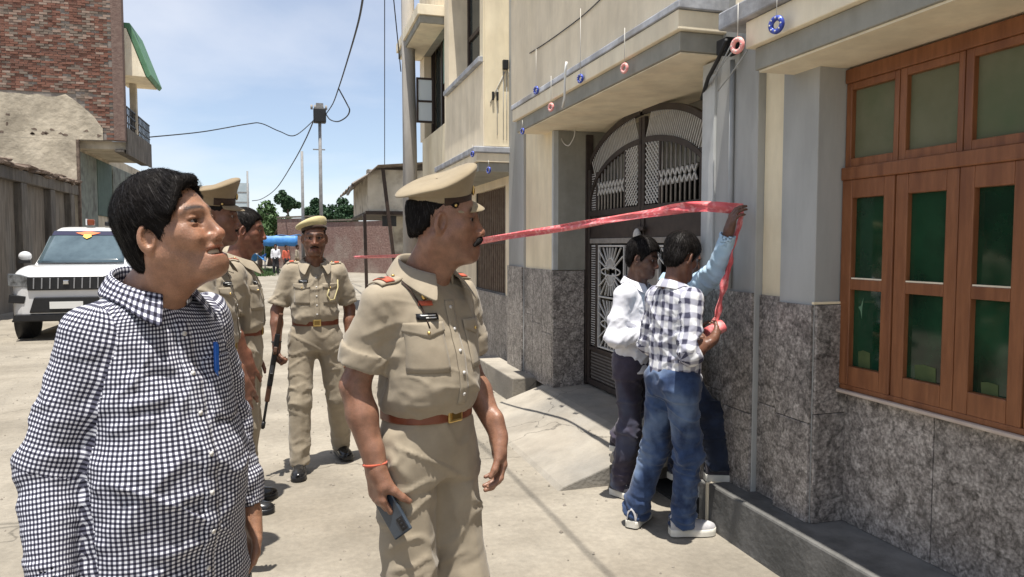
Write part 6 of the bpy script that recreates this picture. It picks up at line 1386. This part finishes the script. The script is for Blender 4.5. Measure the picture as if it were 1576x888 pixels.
SNEAK = cloth('grey_sneaker_mesh', (.34, .33, .34), (.45, .44, .44), 30); SNEAKD = cloth('dark_sneaker_cloth', (.03, .028, .035), (.06, .055, .065), 30); SOLEW = pmat('pale_rubber_sole', (.55, .53, .46), (.66, .63, .56), 12, rough=.7)
LOOSE = [(.80, 0, .002, .166, .128), (.90, 0, .004, .164, .126), (1.02, 0, .006, .156, .120), (1.12, 0, .006, .154, .118), (1.24, 0, .004, .160, .114), (1.32, 0, .0, .160, .104), (1.38, 0, -.006, .138, .088), (1.42, 0, -.008, .100, .072), (1.45, 0, -.01, .065, .055)]
def boy(label, head_px, d, H, psi, head, armR, armL, feet, shirt, trou, seed, lod, uv=0, hc=(0, .05, 1.62), hem=.84, lens=None, skin=(.145, .072, .048), shoes=None, lean=None, zbase=0, kneeb=None, hv=(.026, .014), length='long', open_vol=0, shoeyaw=None):
    hd = face_to(head_px[0], psi); loc = stand(head_px, d, H, hd, hc, zbase); legs = {}
    for k in (1, -1):
        f = to_local(loc, hd, H, feet[k]); f = Vector((f.x, f.y, f.z+.08)); hj = Vector((k*.085, -.01, .89)); kn = hj.lerp(f, .5)+Vector((0, .045, .0)) + Vector((kneeb or {}).get(k, (0, 0, 0))); legs[k] = (hj, kn, f)
    for k, a_ in ((1, armR), (-1, armL)):
        if 'world' in a_:
            a_['elbow'], a_['wrist'] = ik((k*.160, -.005, 1.385), to_local(loc, hd, H, a_['world']), a_['hint'])
            a_['hand']['d'] = tuple(Vector(a_['wrist'])-Vector(a_['elbow']))
    sp = dict(skin=skin, stubble=.12, head=dict(pos=hc, **head), armR=armR, armL=armL, legs=legs, lod=lod, shR=(.160, -.005, 1.385), shL=(-.160, -.005, 1.385),
      shirt=dict(mat=shirt, uv=uv, hem=hem, length=length, len=lens or {}, rows=LOOSE, sr=(.062, .058, .054, .046), elbow=.009, folds=[((8, 8, 13), .008, 71+seed, (hem+.05, 2)), ((4, 4, 12), .012, 74+seed, (hem+.02, 2), 'ridge', 36), ((5, 5, 13), .009, 75+seed, (hem+.02, 2), 'ridge', -40), ((40, 40, 50), .0018, 73, None)], vneck=.05, step=.0055),
      trousers=dict(mat=trou, top=1.0, waist=(.145, .115), hip=(.168, .132), r=(.090, .074, .070), knee=.014, **{'break': .020}, step=.007, folds=(((12, 12, 4), .007, 81+seed, None), ((6, 6, 14), .012, 83+seed, None, 'ridge', 34), ((6, 6, 14), .010, 84+seed, None, 'ridge', -34), ((12, 12, 30), .007, 85+seed, (0, .5), 'ridge', 8), ((36, 36, 18), .002, 82, None))), shoes=shoes or dict(mat=SNEAK, sole=SOLEW, sole_h=.034, trim=WHITEP, yaw=shoeyaw or {}))
    P = person(label, loc, hd, H, sp, None); P.update(loc=loc, hd=hd, H=H)
    hair(P['M'], dict(vol=hv, step=.0042, strands=4200, slen=1.15, sw=1.7, lift=2.2), P['root'])
    collar(P['shirt'], shirt, (0, .004, 1.498), .074, .078, drop=.055, open_=158, leaf=.046, tip=.028, flare=.034, bv=P['bv'], uv=bool(uv))
    patch(P['bv'], -.015, .015, hem+.02, 1.37, .003, 'placket', shirt, P['shirt'], 3, 40, uvp=bool(uv)); buttons(P, hem+.05, 1.35, 6, P['shirt'], off=.006)
    return P
def three_boys():
    A = boy('young man in plaid shirt and blue jeans seen from behind holding the red tape roll', (1050, 402), 3.92, 1.645, 128, dict(yaw=8, pitch=-20), dict(elbow=(.220, -.07, 1.10), wrist=(.205, .105, 1.17), hand=dict(d=(-.5, .75, .2), n=(-.7, -.3, .5), curls=[(.5, .8, .5)]*4, thumb=(.5, .7, .3))), dict(elbow=(-.215, -.02, 1.10), wrist=(-.09, .19, 1.15), hand=dict(d=(.5, 1, .1), n=(.6, 0, .6), curls=[(.6, .8, .5)]*4)),
        {1: PX(1050, 822, z=.0), -1: PX(978, 806, z=.0)}, PLAID, JEAN, 1, 1.15, uv=1, lens={1: 'elbow', -1: 'long'}, skin=(.15, .07, .045), shoeyaw={1: R(-20), -1: R(35)}, hem=.885)
    B = boy('young man in white shirt standing before the gate with head bowed', (990, 392), 4.55, 1.63, 62, dict(yaw=10, pitch=-14), dict(elbow=(.245, -.02, 1.105), wrist=(.10, .20, 1.13), hand=dict(d=(-.6, .8, .3), n=(-.3, -.2, 1), curls=[(.5, .7, .4)]*4)), dict(elbow=(-.225, .02, 1.12), wrist=(-.12, .20, 1.22), hand=dict(d=(.4, .8, .5), n=(.5, 0, .6), curls=[(.5, .7, .4)]*4)),
        {1: PX(955, 762, z=.0), -1: PX(955, 694, z=.19)}, WHITES, JEANP, 2, 1.35, skin=(.125, .062, .042), shoes=dict(mat=SNEAKD, sole=SOLEW, sole_h=.034, trim=WHITEP), hem=.86)
    C = boy('young man in light blue shirt reaching up the wall with the red tape', (1052, 412), 4.40, 1.66, 112, dict(yaw=6, pitch=2), dict(world=PX(1121, 357, x=2.20), hint=(.1, .2, -1), hand=dict(n=(-.3, .6, -.6), curls=[(.4, .6, .4)]*4)), dict(elbow=(-.22, -.02, 1.10), wrist=(-.14, .17, 1.05), hand=dict(d=(.2, 1, -.2))),
        {1: PX(1104, 738, z=.25), -1: PX(1045, 735, z=.10)}, BLUES, JEAND, 3, 1.35, skin=(.125, .062, .042), shoes=dict(mat=SNEAKD, sole=SOLEW, sole_h=.034, trim=WHITEP, yaw={1: R(-10)}), hem=.90, kneeb={1: (.02, .03, .02)})
    return A, B, C
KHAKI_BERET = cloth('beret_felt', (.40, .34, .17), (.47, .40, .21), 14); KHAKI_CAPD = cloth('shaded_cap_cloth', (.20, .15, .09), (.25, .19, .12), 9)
def tape(A, C):
    """red and white barrier tape from the far street to the wall and back to the roll"""
    o = empty('barrier_tape', (2.31, 3.5, 0), 0, 'red and white barrier tape stretched across the gate to the wall', 'tape'); T = pmat('red_barrier_tape', (.60, .085, .10), (.70, .17, .17), 5, rough=.4, bump=.2, bscale=60, bdist=.004, c3=(.78, .34, .33), s3=24)
    O = Vector((2.31, 3.5, 0))
    def strip(pts, w, name, tw=None):
        P = [Vector(p) for p in pts]; out = []
        for i in range(len(P)-1):
            a, b, c, d = P[max(i-1, 0)], P[i], P[i+1], P[min(i+2, len(P)-1)]
            for k in range(14): t = k/14; out.append(.5*((2*b)+(c-a)*t+(2*a-5*b+4*c-d)*t*t+(3*b-a-3*c+d)*t**3))
        out.append(P[-1]); rows = [[], [], [], [], []]; n = len(out)
        for i, p in enumerate(out):
            d = (out[min(i+1, n-1)]-out[max(i-1, 0)]).normalized(); up = Vector((0, 0, 1)); up = (up-d*up.dot(d)).normalized(); nn_ = d.cross(up); t = i/(n-1)
            a = (.35*math.sin(t*7)+.25*math.sin(t*17+1))*(tw or 1.); u2 = up*math.cos(a)+nn_*math.sin(a); wd = w(t) if callable(w) else w
            for j in range(5): v = (j/4-.5); rows[j].append(p-O+u2*v*wd+nn_*(.012*math.sin(v*9+i*.35)+.006*math.sin(i*.8+j)))
        return MB().grid(rows).build(name, T, o, solid=.0006)
    corner = PX(1143, 322, x=2.30); lw = PX(735, 372, d=7.2); far_ = PX(545, 396, d=15.5)
    strip([far_, PX(640, 392, d=11.5), lw, PX(870, 350, d=5.6), PX(1000, 328, d=4.35), PX(1075, 318, d=4.0), corner], lambda t: .058, 'tape_run')
    hp = Matrix.Translation(A['loc']) @ Matrix.Rotation(A['hd'], 4, 'Z') @ (Vector((.150, .165, 1.215))*(A['H']/1.75))
    q_ = hp+Vector((0, 0, .04)); strip([corner, corner.lerp(q_, .33), corner.lerp(q_, .66), q_], lambda t: .016+.045*t*t, 'tape_tail', .25)
    MB().tube([hp-O+Vector((-.045, .0, -.02)), hp-O+Vector((-.044, .0, -.0195)), hp-O+Vector((.044, 0, .0195)), hp-O+Vector((.045, 0, .02))], [.018, .034, .034, .018], 20).build('tape_roll', T, o)
def phone(P):
    w = Matrix.Translation(P['root'].location) @ Matrix.Rotation(P['root'].rotation_euler.z, 4, 'Z'); s = P['root'].scale.x
    o = empty('phone', (0, 0, 0), 0, 'dark smartphone held low in the nearest officer hand', 'phone'); c = w @ (Vector((.178, .045, .775))*s)
    o.location = c; o.rotation_euler = (0, 0, P['root'].rotation_euler.z)
    b = MB().box(-.005, .005, -.038, .038, -.078, .078).build('phone_body', pmat('dark_phone_glass', (.02, .03, .045), (.05, .065, .085), 4, rough=.12, spec=.6), o, bevel=.004); b.rotation_euler = (R(38), 0, R(12))
    MB().box(.0052, .0075, .006, .032, -.070, -.030).build('camera_bump', BLACKP, b, bevel=.002)
    for k in range(3): MB().tube([(.0075, .019, -.062+.012*k), (.0085, .019, -.062+.012*k)], .0042, 10).build('camera_lens', BLACKP, b)
def far_folk():
    for i, (px, d, H, m1, m2, lab) in enumerate(((424, 40, 1.66, WHITES, TROUS_DK, 'distant person in white top beside the blue canopy'), (440, 39, 1.6, RED, TROUS_DK, 'distant person in red top under the blue canopy'), (457, 41, 1.62, KHAKI, KHAKI_CAPD, 'distant person in brown clothes right of the blue canopy'))):
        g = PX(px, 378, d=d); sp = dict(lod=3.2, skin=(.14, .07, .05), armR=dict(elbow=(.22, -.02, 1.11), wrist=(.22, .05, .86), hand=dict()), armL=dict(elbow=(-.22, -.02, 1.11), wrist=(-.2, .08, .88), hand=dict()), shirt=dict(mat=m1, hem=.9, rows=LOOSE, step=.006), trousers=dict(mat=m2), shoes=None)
        P = person(lab, (g.x, g.y, 0), R(180+40*i), H, sp); hair(P['M'], dict(vol=(.014, .01), step=.012), P['root'])

gingham_man(); POF = officer(); phone(POF); PB = beret_officer(); rifle(PB); capped_officer(); bare_officer(); BA, BB, BC = three_boys(); tape(BA, BC); far_folk()
